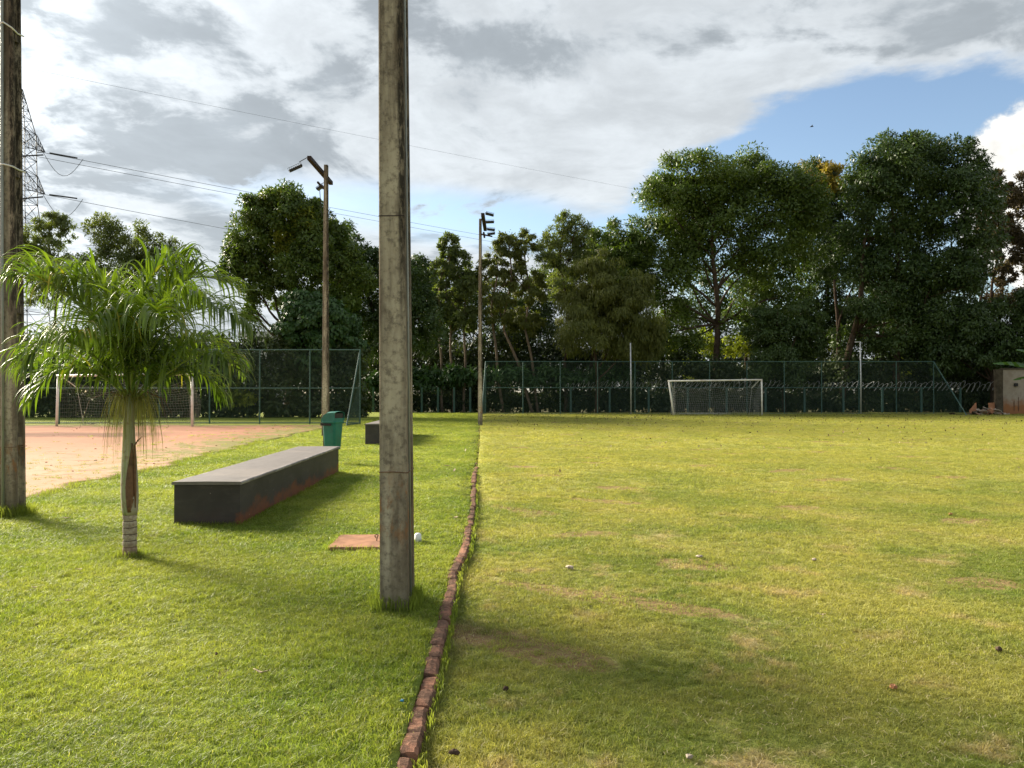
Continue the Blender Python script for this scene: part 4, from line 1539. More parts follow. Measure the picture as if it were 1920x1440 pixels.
G = 'trees behind the far fence'
build_tree('broadleaf_tree', 1345, 62, [(1283, 345, 62, 52), (1345, 370, 55, 50), (1405, 343, 68, 52), (1470, 390, 58, 58), (1240, 385, 50, 50), (1212, 445, 46, 50), (1500, 400, 44, 44), (1340, 335, 50, 34), (1320, 400, 70, 60), (1450, 345, 52, 44), (1495, 375, 44, 44), (1252, 350, 36, 32), (1290, 430, 60, 45),
                                        (1360, 430, 62, 42), (1440, 465, 60, 42), (1500, 450, 40, 60), (1260, 510, 52, 40), (1210, 540, 38, 42), (1420, 540, 42, 34), (1480, 560, 40, 34),
 (1260, 590, 50, 40), (1225, 640, 44, 36), (1300, 480, 44, 36), (1390, 490, 40, 30), (1400, 600, 40, 36), (1290, 650, 36, 30)],
           52000, .36, 'leaf_glossy', 'large domed dark green tree right of centre, its trunk showing above the far goal', trunks=[(1345, 1346)], fork=7.0, r=.26, group=G, seed=11, sub=20, subr=.38)
build_tree('broadleaf_tree', 1690, 60, [(1672, 312, 62, 52), (1735, 300, 66, 50), (1620, 340, 40, 40), (1830, 350, 34, 50), (1790, 318, 50, 52), (1635, 375, 50, 52), (1700, 375, 70, 50), (1780, 385, 66, 58), (1640, 440, 52, 50),
                                        (1725, 450, 66, 46), (1800, 460, 52, 50), (1690, 520, 62, 42), (1765, 530, 62, 44), (1650, 580, 55, 40), (1730, 600, 60, 40),
 (1620, 510, 40, 44), (1700, 650, 60, 34), (1610, 640, 40, 36), (1810, 520, 40, 40)],
           52000, .36, 'leaf_deep', 'tallest rounded dark green tree at the right, in front of the white cloud', trunks=[(1680, 1685), (1572, 1600)], fork=6.0, r=.26, group=G, seed=12, sub=20, subr=.38)
build_tree('broadleaf_tree', 1400, 70, [(1330, 520, 50, 40), (1400, 510, 50, 40), (1460, 520, 50, 40), (1510, 500, 44, 44), (1360, 580, 50, 44), (1430, 600, 56, 40), (1290, 590, 44, 44), (1500, 580, 44, 44), (1340, 640, 50, 34)],
           9500, .40, 'leaf_deep', 'thin dark tree filling the gap behind the trunk of the large domed tree', fork=6, r=.14, group=G, seed=51, sub=24, subr=.26, fill=.3)
build_tree('broadleaf_tree', 1720, 68, [(1660, 540, 60, 50), (1740, 560, 60, 50), (1800, 570, 50, 50), (1600, 600, 50, 40), (1690, 620, 60, 40)],
           8000, .40, 'leaf_deep', 'dark tree behind the tallest tree, seen low between its stems', fork=6, r=.14, group=G, seed=52, sub=24, subr=.26, fill=.3)
build_tree('flowering_tree', 1565, 66, [(1545, 345, 54, 44), (1580, 390, 50, 50), (1530, 430, 50, 50), (1575, 470, 50, 50), (1545, 530, 50, 50), (1590, 590, 46, 46), (1520, 580, 40, 40), (1540, 640, 40, 40)],
           20000, .34, 'leaf_deep', 'tree with a yellow flowering top between the two biggest trees', fork=6, r=.2, group=G, seed=13,
           accents=([(1538, 318, 44, 22), (1515, 335, 24, 20), (1560, 330, 32, 20), (1540, 350, 40, 20)], 6500, 'leaf_yellow', 'blossom'))
build_tree('purple_leaf_tree', 1835, 63, [(1880, 370, 26, 34), (1912, 360, 26, 34), (1945, 390, 40, 46), (1895, 430, 40, 38), (1862, 450, 24, 30), (1920, 480, 40, 40), (1960, 520, 44, 44), (1885, 520, 24, 24), (1850, 400, 24, 30), (1870, 340, 16, 20), (1905, 560, 40, 30)],
           21000, .32, 'leaf_purple', 'sparse brownish purple tree with leaning stems at the right edge', trunks=[(1825, 1862), (1838, 1880), (1815, 1835)], fork=8.2, r=.13, group=G, seed=14, sub=16, subr=.24, fill=.1)
build_tree('leafy_tree', 1860, 58.5, [(1790, 610, 62, 46), (1850, 600, 60, 42), (1905, 590, 50, 40), (1950, 610, 50, 50), (1830, 660, 66, 42), (1900, 650, 60, 40), (1770, 665, 50, 40)],
           22000, .34, 'leaf_deep', 'low spreading dark tree over the coiled wire at the right edge', fork=2.4, r=.15, group=G, seed=15, droop=1.0)
build_tree('broadleaf_tree', 1470, 58.5, [(1470, 640, 52, 44), (1430, 610, 34, 30), (1500, 600, 36, 34), (1455, 690, 52, 36), (1515, 650, 30, 36)],
           16000, .30, 'leaf_deep', 'low bushy tree just above the right post of the far goal', fork=2.2, r=.12, group=G, seed=16, droop=1.1)
build_tree('broadleaf_tree', 1150, 63, [(1140, 448, 36, 36), (1165, 475, 40, 42), (1118, 500, 34, 40), (1185, 520, 40, 50), (1150, 550, 50, 50)],
           17000, .34, 'leaf_glossy', 'small rounded tree peeping out left of the large domed tree', fork=5, r=.16, group=G, seed=17)
build_tree('feathery_tree', 1060, 59, [(1058, 425, 16, 32), (1045, 455, 26, 34), (1080, 430, 18, 34), (1030, 480, 30, 30), (1070, 480, 40, 40), (1095, 460, 20, 40), (1050, 530, 46, 40)],
           9500, .34, 'leaf_feather', 'feathery pale topped tree right of the far light pole', fork=4, r=.13, group=G, seed=18, sub=22, subr=.22, aspect=.26, droop=.1)
build_tree('weeping_tree', 1120, 57.0, [(1120, 520, 44, 50), (1085, 570, 44, 50), (1150, 580, 50, 56), (1195, 570, 40, 60), (1100, 630, 56, 50), (1170, 640, 56, 50), (1215, 630, 36, 46)],
           24000, .42, 'leaf_olive', 'drooping olive green tree left of the far goal, hanging over the fence', fork=2.5, r=.14, group=G, seed=19, droop=2.2, aspect=.22)
build_tree('slender_tree', 975, 59, [(955, 455, 22, 30), (930, 480, 22, 34), (985, 465, 20, 34), (910, 520, 20, 36), (965, 520, 26, 30), (1000, 540, 24, 36), (935, 575, 30, 30), (985, 600, 34, 30)],
           12500, .36, 'leaf_olive', 'sparse slender tree with thin crossing stems just right of the far light pole', trunks=[(1000, 945), (1010, 985), (945, 925)], fork=6.2, r=.10, bark='bark_pale', group=G, seed=20, sub=18, subr=.22, fill=.08, droop=1.5, aspect=.28)
build_tree('broadleaf_tree', 930, 66, [(800, 560, 46, 46), (855, 575, 46, 44), (920, 560, 46, 50), (985, 570, 50, 46), (1035, 540, 44, 54), (830, 620, 60, 44), (950, 620, 60, 44), (1010, 620, 50, 44), (790, 520, 26, 30)],
           15000, .36, 'leaf_deep', 'low dark tree filling the space behind the far light pole', fork=2.6, r=.14, group=G, seed=53, sub=24, subr=.3, fill=.3)
build_tree('slender_tree', 850, 59, [(842, 465, 20, 26), (860, 500, 26, 30), (825, 510, 22, 32), (880, 545, 24, 34), (840, 560, 32, 30), (810, 580, 26, 34), (870, 600, 32, 30)],
           12500, .32, 'leaf_feather', 'sparse small leaved tree just left of the far light pole', trunks=[(850, 845), (870, 870), (830, 822)], fork=6.0, r=.09, bark='bark_pale', group=G, seed=21, sub=18, subr=.22, fill=.08)
GL = 'trees behind the dirt court'
build_tree('broadleaf_tree', 540, 50, [(505, 400, 48, 38), (560, 410, 50, 44), (475, 440, 40, 38), (440, 470, 26, 30), (530, 375, 44, 24), (625, 440, 34, 34), (435, 510, 26, 24), (525, 455, 50, 38), (600, 455, 46, 46), (455, 495, 40, 34), (500, 510, 46, 32), (575, 510, 52, 40), (640, 500, 44, 40),
                                       (480, 550, 30, 22), (660, 540, 44, 40), (540, 560, 46, 34), (600, 570, 46, 36), (470, 590, 18, 18)],
           40000, .30, 'leaf_glossy', 'round crowned green tree behind the slender pole and the bin', fork=4.5, r=.24, group=GL, seed=22, accents=([(572, 420, 38, 34), (545, 450, 30, 30), (515, 375, 30, 16)], 5000, 'leaf_bright', 'painted_lit_foliage'))  # accent leaves: sunlight on the crown put into a brighter leaf colour
build_tree('broadleaf_tree', 720, 53, [(655, 462, 34, 34), (700, 490, 36, 30), (690, 510, 46, 36), (740, 525, 44, 40), (780, 520, 30, 32), (700, 570, 60, 44), (765, 580, 44, 44), (795, 620, 40, 46), (780, 500, 24, 24), (690, 630, 60, 44), (750, 640, 50, 44), (640, 560, 40, 40), (650, 590, 46, 40), (790, 560, 26, 30)],
           22000, .30, 'leaf_deep', 'broad dark tree directly behind the nearest pole', fork=3.2, r=.2, group=GL, seed=23)
build_tree('vine_covered_tree', 585, 46.5, [(575, 575, 40, 30), (610, 600, 54, 38), (560, 620, 44, 36), (640, 630, 44, 36), (600, 650, 60, 34)],
           17000, .30, 'leaf_vine', 'dense vine covered mound of foliage behind the green bin', cat='tree', fork=1.6, r=.16, group=GL, seed=24, droop=1.6, aspect=.7)
build_tree('slender_tree', 100, 54, [(98, 425, 26, 26), (75, 450, 26, 30), (125, 430, 18, 26), (60, 490, 30, 34), (105, 480, 34, 34), (95, 540, 44, 34)],
           7000, .30, 'leaf_feather', 'small dull green tree immediately right of the left pole and pylon', fork=5, r=.12, group=GL, seed=25, sub=18, subr=.26, droop=1.2, aspect=.3)
build_tree('feathery_tree', 245, 52, [(172, 425, 16, 18), (195, 418, 18, 20), (225, 435, 22, 22), (255, 430, 18, 20), (285, 455, 22, 20), (320, 462, 18, 16), (205, 460, 34, 26), (250, 470, 34, 26),
                                       (290, 490, 36, 24), (180, 490, 34, 30), (230, 510, 60, 30), (330, 500, 26, 22), (250, 545, 70, 30), (330, 540, 34, 26)],
           12000, .27, 'leaf_feather', 'low airy green tree seen above the palm crown', fork=4, r=.14, group=GL, seed=26, sub=20, subr=.30, aspect=.36)



def mass(name, blobs, n, leaf, mat, label, seed, droop=.8, aspect=.45, cat='undergrowth'):
    rng = np.random.default_rng(seed)
    C, Nn = crown_points(blobs, n, rng, 18, .32, .25)
    keep = C[:, 2] > -.1
    C, Nn = C[keep], Nn[keep]
    V, Fc = leaf_quads(C, Nn, leaf, rng, droop, aspect, None)
    o = link(name, np_mesh(name, V, Fc, M[mat], np.repeat(rng.uniform(size=len(C)), 4)))
    return tag(o, label, cat, kind='stuff')


rg = random.Random(31)
bl = []
for px in range(675, 2080, 26):
    Y = rg.uniform(60.0, 63.5)
    top = float(np.interp(px, [675, 780, 900, 1000, 1100, 1250, 1300, 1500, 1700, 1950], [625, 620, 618, 615, 625, 640, 665, 660, 650, 640])) + rg.uniform(-18, 25)
    h = Z(top, Y)
    bl.append((X(px, Y), Y, h * .48, rg.uniform(1.0, 1.7), 1.3, h * .52))
for px in range(675, 2080, 15):
    Y = rg.uniform(59.2, 60.2)
    bl.append((X(px, Y), Y, .55, .75, .6, rg.uniform(.7, 1.3)))
mass('undergrowth', bl, 125000, .30, 'leaf_under', 'tangled dark undergrowth filling the space behind the far fence', 41)
bl = []
for px in range(-60, 690, 28):
    Y = rg.uniform(45.5, 47.5)
    top = float(np.interp(px, [-60, 250, 420, 455, 520, 560, 690], [640, 610, 632, 614, 612, 612, 630])) + rg.uniform(-6, 10)
    h = Z(top, Y)
    bl.append((X(px, Y), Y, h * .48, rg.uniform(.9, 1.4), 1.1, h * .54))
for px in range(-60, 690, 16):
    Y = rg.uniform(45.2, 46)
    bl.append((X(px, Y), Y, .5, .6, .5, rg.uniform(.7, 1.2)))
mass('hedge', bl, 62000, .28, 'leaf_under', 'tall dark hedge behind the dirt court fence', 42, cat='hedge')
bl = []
for px, py, rx, ry, Y in ((1320, 640, 26, 22, 66), (1385, 650, 30, 26, 66), (1300, 690, 22, 24, 65), (1495, 660, 24, 20, 66), (1545, 640, 20, 40, 67), (1500, 700, 18, 22, 64), (1590, 690, 22, 22, 66),
                          (1700, 690, 26, 26, 66), (1610, 620, 24, 26, 68), (1260, 655, 24, 20, 66), (960, 640, 30, 22, 65)):
    s = Y / F
    bl.append((X(px, Y), Y, Z(py, Y), rx * s, rx * s, ry * s))
mass('sunlit_undergrowth', bl, 9000, .30, 'leaf_bright', 'yellow green sunlit bushes glimpsed between the trunks behind the far fence', 43)  # the sun on these bushes is painted in as a brighter leaf colour
bl = []
for px in range(690, 900, 30):
    Y = 58.8
    bl.append((X(px, Y), Y, Z(712 + rg.uniform(-14, 8), Y), 1.4, 1.0, .75))
for px in range(930, 1180, 34):
    Y = 58.8
    bl.append((X(px, Y), Y, Z(705 + rg.uniform(-10, 8), Y), 1.2, 1.0, .55))
mass('fern_thicket', bl, 12000, .42, 'leaf_vine', 'mid green ferny bushes leaning over the low fence left of centre', 44, droop=.9, aspect=.3)
bl = []
for i in range(46):
    px = -150 + i * 52
    Y = rg.uniform(88, 100)
    top = rg.uniform(600, 660)
    h = Z(top, Y)
    bl.append((X(px, Y), Y, h * .45, 3.4, 2.5, h * .55))
mass('far_wood', bl, 42000, .8, 'leaf_under', 'distant dark wood on the horizon behind all the trees', 45, cat='wood')
bl = [(X(455, 45), 45, Z(745, 45), .9, .5, .55), (X(440, 45), 45, Z(720, 45), .4, .4, .3)]
mass('bright_shrub', bl, 1500, .22, 'leaf_bright', 'bright yellow green shrub behind the dirt court fence', 46, cat='shrub')

# bare trunks under the canopy, each its own thing
for i, (px, top, Y, r, lab) in enumerate(((1106, 560, 60.5, .14, 'thin bare trunk behind the fence left of the far goal'), (1572, 520, 61, .2, 'dark bare trunk between the two white poles and the tallest tree'),
                                          (1648, 560, 62, .14, 'thin bare trunk just right of the right white pole'), (1250, 560, 63, .13, 'thin bare trunk above the left post of the far goal'))):
    root = empty('bare_trunk', (X(px, Y), Y, -.15), 0, lab, 'tree', 'bare trunks behind the far fence')
    m = MB(); r2 = random.Random(i)
    H = Z(top, Y)
    branch(m, (0, 0, -.1), (r2.uniform(-.4, .4), 0, H), r * 1.2, r * .5, r2, .03)
    branch(m, (0, 0, H * .6), (r2.choice([-1, 1]) * 1.6, .3, H * 1.15), r * .45, .03, r2, .05)
    m.build('stem', M['bark'], root, smooth=True)

# pale flat roof glimpsed left
root = empty('low_building', (X(480, 75), 75, -.15), 0, 'white flat roof of a low building glimpsed between palm and round tree', 'building')
m = MB(); m.box(-1.4, 1.2, 0, 6, 0, Z(632, 75)); m.build('wall', M['roofwhite'], root)
m = MB(); m.box(-1.6, 1.5, -.5, 6.5, Z(632, 75) + .16, Z(622, 75) + .15); m.build('roof', M['roofwhite'], root)


# banana leaves at right edge
def banana(px0, py0, px1, py1, Y, w, label, mid=.35):
    m = MB()
    a, c = P(px0, py0, Y), P(px1, py1, Y - .8)
    n = 12
    V = []; Fs = []; 
    for i in range(n + 1):
        t = i / n
        p = a.lerp(c, t) + Vector((0, 0, mid * 4 * t * (1 - t)))
        ww = w * (math.sin(PI * min(.12 + t * .86, 1)) ** .6)
        V += [p + Vector((0, -ww * .7, -ww * .55)), p, p + Vector((0, ww * .7, -ww * .4))]
    for i in range(n):
        if i in (4, 7, 9): 
            Fs.append((i * 3 + 1, i * 3 + 4, i * 3 + 5, i * 3 + 2)); continue
        for j in range(2):
            q = i * 3 + j
            Fs.append((q, q + 3, q + 4, q + 1))
    m.v = [tuple(v) for v in V]; m.f = Fs
    return m


root = empty('banana_plant', (X(1990, 50.5), 50.5, -.1), 0, 'banana plant reaching its broad leaves over the pale wall at the right edge', 'plant')
for args in ((1965, 700, 1862, 681, 50.5, .55), (1975, 690, 1906, 655, 50.5, .45), (1970, 720, 1900, 712, 50.3, .4), (1985, 690, 2040, 640, 50.4, .5), (1988, 690, 1960, 610, 50.6, .45)):
    mm = banana(*args, '')
    o = mm.build('banana_leaf', M['banana'], None, smooth=True)
    o.data.transform(Matrix.Translation(-root.location)); o.parent = root
m = MB(); m.tube([(0, 0, -.1), (.05, 0, 1.6), (0, 0, 3.0)], [.16, .13, .07], 10); m.build('stem', M['palmstem'], root, smooth=True)

# bird
x, Y = X(1524, 70), 70
root = empty('bird', (x, Y, Z(236, Y)), 0, 'tiny dark bird flying in the blue gap of the sky', 'bird')
m = MB(); m.tube([(-.16, 0, 0), (-.05, 0, .02), (.08, 0, .03), (.17, 0, .02)], [.01, .05, .045, .01], 8); m.build('body', M['black'], root, smooth=True)
for s in (-1, 1):
    m = MB(); m.v = [(-.05, 0, .03), (.07, 0, .03), (.02, s * .18, .12), (-.05, s * .34, .06), (-.05, s * .16, .09)]; m.f = [(0, 1, 2, 4), (4, 2, 3)]
    o = m.build('wing', M['black'], root); q = o.modifiers.new('t', 'SOLIDIFY'); q.thickness = .01


# ------------------------------------------------------------------ palm
def bez(pts, t):
    """Catmull-Rom through pts, t in 0..1"""
    n = len(pts) - 1
    f = t * n; i = min(int(f), n - 1); u = f - i
    p0 = pts[max(i - 1, 0)]; p1 = pts[i]; p2 = pts[i + 1]; p3 = pts[min(i + 2, n)]
    return 0.5 * ((2 * p1) + (p2 - p0) * u + (2 * p0 - 5 * p1 + 4 * p2 - p3) * u * u + (3 * p1 - p0 - 3 * p2 + p3) * u ** 3)


def build_palm():
    Yp = 7.0
    bx = X(245, Yp)
    root = empty('palm_tree', (bx, Yp, 0), 0, 'young palm tree with arching green fronds on the left lawn', 'palm')
    o3 = Vector((bx, Yp, 0))
    # ringed trunk
    rings = []
    for i in range(46):
        z = -.06 + .46 * i / 45
        r = .058 if z > .06 else .058 + .02 * (1 - z / .06) * .6
        r += .003 * (1 if (z * 17) % 1 < .75 else -1)
        rings.append([(r * math.cos(a) - .003 * z, r * math.sin(a), z) for a in [2 * PI * j / 20 for j in range(20)]])
    m = MB(); m.loft(rings); m.build('trunk', M['palmstem'], root, smooth=True)
    prof = [(.39, .060), (.44, .068), (.55, .075), (.68, .073), (.82, .067), (.98, .058), (1.15, .049), (1.35, .040), (1.5, .034)]
    rings = [[(r * math.cos(a) - .012 * min((z - .39) * 2, 1), r * math.sin(a), z) for a in [2 * PI * j / 22 for j in range(22)]] for z, r in prof]
    m = MB(); m.loft(rings); m.build('crownshaft', M['sheath'], root, smooth=True)
    # split dry sheath on the right and a dark seam
    m = MB(); rr = []
    for i in range(13):
        t = i / 12
        z = .42 + .62 * t
        w = .036 * math.sin(PI * min(t + .08, 1)) + .006
        a0 = -1.05 + .35 * t
        R = float(np.interp(z, [q[0] for q in prof], [q[1] for q in prof])) + .007
        row = []
        for j in range(5):
            a = a0 + (j - 2) * w / R * .5
            row.append((R * math.cos(a) - .012, R * math.sin(a), z))
        rr.append(row)
    for row in rr: m.v += row
    for i in range(12):
        for j in range(4):
            q = i * 5 + j; m.f.append((q, q + 1, q + 6, q + 5))
    o = m.build('dry_sheath', M['drysheath'], root, smooth=True); q = o.modifiers.new('t', 'SOLIDIFY'); q.thickness = .004
    m = MB(); m.tube([(.063, -.033, .46), (.069, -.043, .62), (.063, -.040, .80), (.055, -.03, .95), (.062, -.05, 1.02), (.10, -.06, 1.07), (.135, -.06, 1.10)], [.004, .009, .010, .009, .008, .006, .003], 6)
    m.build('leaf_base', M['drysheath'], root, smooth=True)

    rg = random.Random(77)

    def frond(ctrl, n_=44, Lmax=.52, plume=.5, name='frond'):
        n = int(n_ * 1.45)
        pts = [Vector(P(px, py, Yp + dd)) - o3 for (px, py, dd) in ctrl]
        # rachis
        rp = [bez(pts, i / 16) for i in range(17)]
        m = MB(); m.tube(rp, [.012 - .010 * i / 16 for i in range(17)], 6)
        fr = m.build(name, M['rachis'], root, smooth=True)
        V = []; Fs = []; T = []
        for i in range(n):
            t = .16 + .84 * (i + rg.uniform(-.3, .3)) / n
            t = min(max(t, .1), 1)
            p = bez(pts, t); tg = (bez(pts, min(t + .02, 1)) - bez(pts, max(t - .02, 0))).normalized()
            side = tg.cross(Vector((0, 0, 1)))
            if side.length < .2: side = tg.cross(Vector((0, 1, 0)))
            side.normalize()
            up = side.cross(tg).normalized()
            L = Lmax * 1.22 * (math.sin(PI * (.12 + .80 * t)) ** .6) * rg.uniform(.8, 1.12)
            for s in (-1, 1):
                pl = rg.uniform(-plume, plume) * 1.2 + .50
                d = (side * s * (1.0) + up * pl + tg * (.55 + .9 * t * t)).normalized()
                w0 = .0118 * rg.uniform(.75, 1.2)
                tint = rg.random()
                droop = rg.choice([rg.uniform(.3, .8), rg.uniform(.9, 2.2), rg.uniform(.9, 1.6)])
                seg = 9
                cur = p.copy(); dd = d.copy()
                base = len(V)
                sv = dd.cross(Vector((0, 0, 1)))
                sv = (sv.normalized() if sv.length > .05 else side) 
                tw = rg.uniform(-.5, .5)
                for k in range(seg + 1):
                    u = k / seg
                    w = w0 * (min(1, .35 + 3 * u)) * (1 - u ** 3.2) + .0006
                    nrm = sv.cross(dd).normalized()
                    a = (sv * math.cos(tw * u) + nrm * math.sin(tw * u))
                    V.append(cur - a * w + nrm * w * .35); V.append(cur.copy()); V.append(cur + a * w + nrm * w * .35)
                    T += [tint] * 3
                    step = L / seg
                    cur = cur + dd * step
                    dd = (dd + Vector((0, 0, -1)) * (droop * .80 * (u ** 1.3 * 1.3 + .03))).normalized()
                    sv2 = sv - dd * sv.dot(dd)
                    if sv2.length > .05: sv = sv2.normalized()
                for k in range(seg):
                    q = base + k * 3
                    Fs += [(q, q + 3, q + 4, q + 1), (q + 1, q + 4, q + 5, q + 2)]
        me = np_mesh('leaflets', np.array([tuple(v) for v in V]), np.array(Fs), M['palmleaf'], np.array(T))
        me.polygons.foreach_set('use_smooth', [True] * len(me.polygons))
        link('leaflets', me, fr)
        return fr

    frond([(243, 748, 0), (222, 665, -.05), (165, 590, -.15), (95, 535, -.3), (35, 520, -.45)], 46, .50)
    frond([(244, 748, 0), (228, 650, .1), (185, 565, .2), (120, 510, .3), (55, 490, .45)], 46, .50)
    frond([(242, 748, 0), (205, 695, -.2), (150, 650, -.4), (90, 640, -.55), (50, 675, -.7)], 40, .44)
    frond([(240, 748, 0), (190, 700, .2), (130, 665, .5), (80, 660, .7), (55, 690, .8)], 36, .40)
    frond([(249, 748, 0), (262, 655, .05), (300, 570, .1), (360, 520, .2), (430, 530, .3)], 46, .50)
    frond([(250, 748, 0), (278, 665, -.1), (330, 600, -.3), (400, 575, -.45), (465, 610, -.6)], 46, .48)
    frond([(246, 748, 0), (242, 660, .3), (240, 590, .6), (220, 540, .9), (190, 520, 1.2)], 40, .48)
    frond([(248, 748, 0), (262, 660, .3), (290, 590, .6), (330, 550, .9), (370, 550, 1.1)], 40, .48)
    frond([(247, 748, 0), (248, 670, -.15), (262, 610, -.4), (285, 580, -.7), (310, 600, -1.0)], 40, .46)
    frond([(243, 748, 0), (225, 670, -.2), (200, 615, -.5), (170, 600, -.75), (145, 625, -1.0)], 40, .46)
    frond([(251, 748, 0), (290, 700, .1), (345, 650, .3), (400, 640, .5), (440, 675, .6)], 38, .42)
    frond([(252, 748, 0), (300, 710, -.15), (360, 670, -.3), (410, 665, -.5), (435, 690, -.6)], 34, .38)
    frond([(241, 748, 0), (200, 712, -.1), (150, 690, -.15), (95, 700, -.2), (62, 745, -.25)], 32, .36)
    frond([(252, 748, 0), (292, 718, .0), (340, 700, .1), (385, 705, .2), (412, 740, .3)], 30, .34)
    frond([(246, 748, 0), (246, 640, .0), (262, 560, .05), (300, 500, .1), (350, 480, .2)], 42, .46, .7)
    frond([(246, 748, 0), (240, 650, -.05), (215, 575, -.1), (170, 525, -.15), (120, 520, -.3)], 42, .48, .7)
    # folded spear leaf
    m = MB()
    for k in range(9):
        a = rg.uniform(-.035, .035)
        m.tube([(a * .3, rg.uniform(-.01, .01), 1.4), (a, rg.uniform(-.02, .02), 1.75), (a * 3 + .02, rg.uniform(-.05, .05), 2.1 + rg.uniform(-.1, .25))], [.008, .008, .001], 5)
    m.build('spear_leaf', M['rachis'], root, smooth=True)
    # hanging threads and thin leaflets below the crown
    V = []; Fs = []; T = []
    for i in range(260):
        a = rg.uniform(0, 2 * PI)
        L = rg.uniform(.15, .62)
        z0 = 1.44 + rg.uniform(-.05, .04)
        out = rg.uniform(.015, .22)
        bs = len(V); w = rg.uniform(.0015, .004); tint = rg.random()
        q = rg.uniform(0, PI)
        for k in range(7):
            u = k / 6
            r = .035 + out * (1 - (1 - u) ** 2.2)
            z = z0 + .09 * math.sin(PI * min(u * 1.6, 1)) - L * u ** 1.5
            c = Vector((r * math.cos(a) + (.03 if math.cos(a) > 0 else 0), r * math.sin(a), z))
            d = Vector((math.cos(q), math.sin(q), 0)) * w * (1 - u * .7)
            V += [c - d, c + d]; T += [tint] * 2
        for k in range(6):
            q2 = bs + 2 * k
            Fs.append((q2, q2 + 2, q2 + 3, q2 + 1))
    me = np_mesh('hanging_fibres', np.array([tuple(v) for v in V]), np.array(Fs), M['palmthread'], np.array(T))
    link('hanging_fibres', me, root)
    for (x1, y1, z1) in ((.42, -.1, 1.30), (-.35, -.2, 1.18), (-.30, .1, 1.05), (.30, .1, 1.18)):
        m = MB(); m.tube([(0, 0, 1.43), (x1 * .4, y1 * .4, 1.5), (x1 * .8, y1 * .8, 1.44), (x1, y1, z1)], [.005, .004, .003, .001], 5)
        m.build('dry_stalk', M['drysheath'], root)
    return root


build_palm()


# ------------------------------------------------------------------ long grass round feet of things
def long_grass(name, cx, cy, spots, n, h, label, spread, seed=1, z0=0.0, mat='blade_lawn'):
    rg = random.Random(seed)
    V = []; Fc = []; T = []
    for i in range(n):
        px, py = spots(rg)
        px += rg.gauss(0, spread); py += rg.gauss(0, spread)
        hh = h * rg.uniform(.4, 1.2); w = .0045 * rg.uniform(.7, 1.3)
        a = rg.uniform(0, 2 * PI); q = rg.uniform(0, 2 * PI)
        lx, ly = math.cos(a) * hh * rg.uniform(.1, .7), math.sin(a) * hh * rg.uniform(.1, .7)
        sx, sy = math.cos(q) * w / 2, math.sin(q) * w / 2
        s = len(V)
        V += [(px - sx, py - sy, -.02), (px + sx, py + sy, -.02), (px + lx * .35 - sx, py + ly * .35 - sy, hh * .6), (px + lx * .35 + sx, py + ly * .35 + sy, hh * .6), (px + lx, py + ly, hh * .95)]
        Fc += [(s, s + 1, s + 3), (s, s + 3, s + 2), (s + 2, s + 3, s + 4)]
        T += [rg.random() * .85] * 5
    o = link(name, np_mesh(name, np.array(V), np.array(Fc), M[mat], np.array(T)))
    o.location = (cx, cy, z0)
    return tag(o, label, 'grass', kind='stuff')


def ring_spot(w, d):
    def f(rg):
        s = rg.random()
        if s < .5: return rg.uniform(-w, w), rg.choice([-d, d])
        return rg.choice([-w, w]), rg.uniform(-d, d)
    return f


long_grass('long_grass', X(740, 5.35), 5.52, ring_spot(.11, .19), 1500, .115, 'long dark grass round the foot of the nearest pole', .035, 1)
long_grass('long_grass', -6.03, 9.35, ring_spot(.13, .13), 1300, .17, 'long grass round the foot of the left pole', .05, 2)
long_grass('long_grass', X(245, 7), 7.0, ring_spot(.07, .07), 420, .09, 'grass blades round the foot of the palm', .035, 3)
bw = .735 / 2
long_grass('long_grass', -1.38, 7.7, ring_spot(.385, .335), 900, .05, 'grass creeping over the rim of the inspection cover', .018, 8)
long_grass('long_grass', -3.435, 8.7, lambda r: (r.uniform(-bw, bw), -.02), 260, .06, 'short weeds along the near end of the bench', .02, 4)
long_grass('long_grass', -3.16, 11.5, lambda r: (.09 + r.uniform(-.01, .01) - .027 * 0, 0) if False else (lambda y: (.06 - (y) * .027, y))(r.uniform(-2.8, 2.8)), 900, .06, 'short grass along the right side of the bench', .02, 5)
long_grass('long_grass', 0, 0, lambda r: (lambda y: (curb_x(y) + r.choice([-.055, -.05, .056, .06, .03 * r.random() - .03 if math.sin(y * 3.1) * math.sin(y * 1.3) > .45 else .058]), y))(2 + 13.5 * r.random() ** 1.3), 4200, .036, 'ragged grass fringe along both sides of the brick edging', .012, 6, z0=-.03)
long_grass('long_grass', 0, 0, lambda r: (lambda y: (dirt_edge(y) + r.uniform(-.1, .12), y))(r.uniform(8, 24)), 4200, .07, 'ragged grass fringe along the rim of the red dirt', .04, 7)

# bare soil ring under the palm
rgp = random.Random(3)
m = MB()
c = (X(245, 7) + .02, 7.0)
m.v = [(c[0], c[1], .034)] + [(c[0] + .27 * math.cos(a) * rgp.uniform(.7, 1.25), c[1] + .16 * math.sin(a) * rgp.uniform(.7, 1.25), .006) for a in [2 * PI * j / 18 for j in range(18)]]
m.f = [(0, 1 + j, 1 + (j + 1) % 18) for j in range(18)]
tag(m.build('soil_patch', material('dark_soil', m_plain, col=(0.13, 0.075, 0.045), rough=.95, spec=.1, var=.5, scale=12), None, smooth=True), kind='structure')

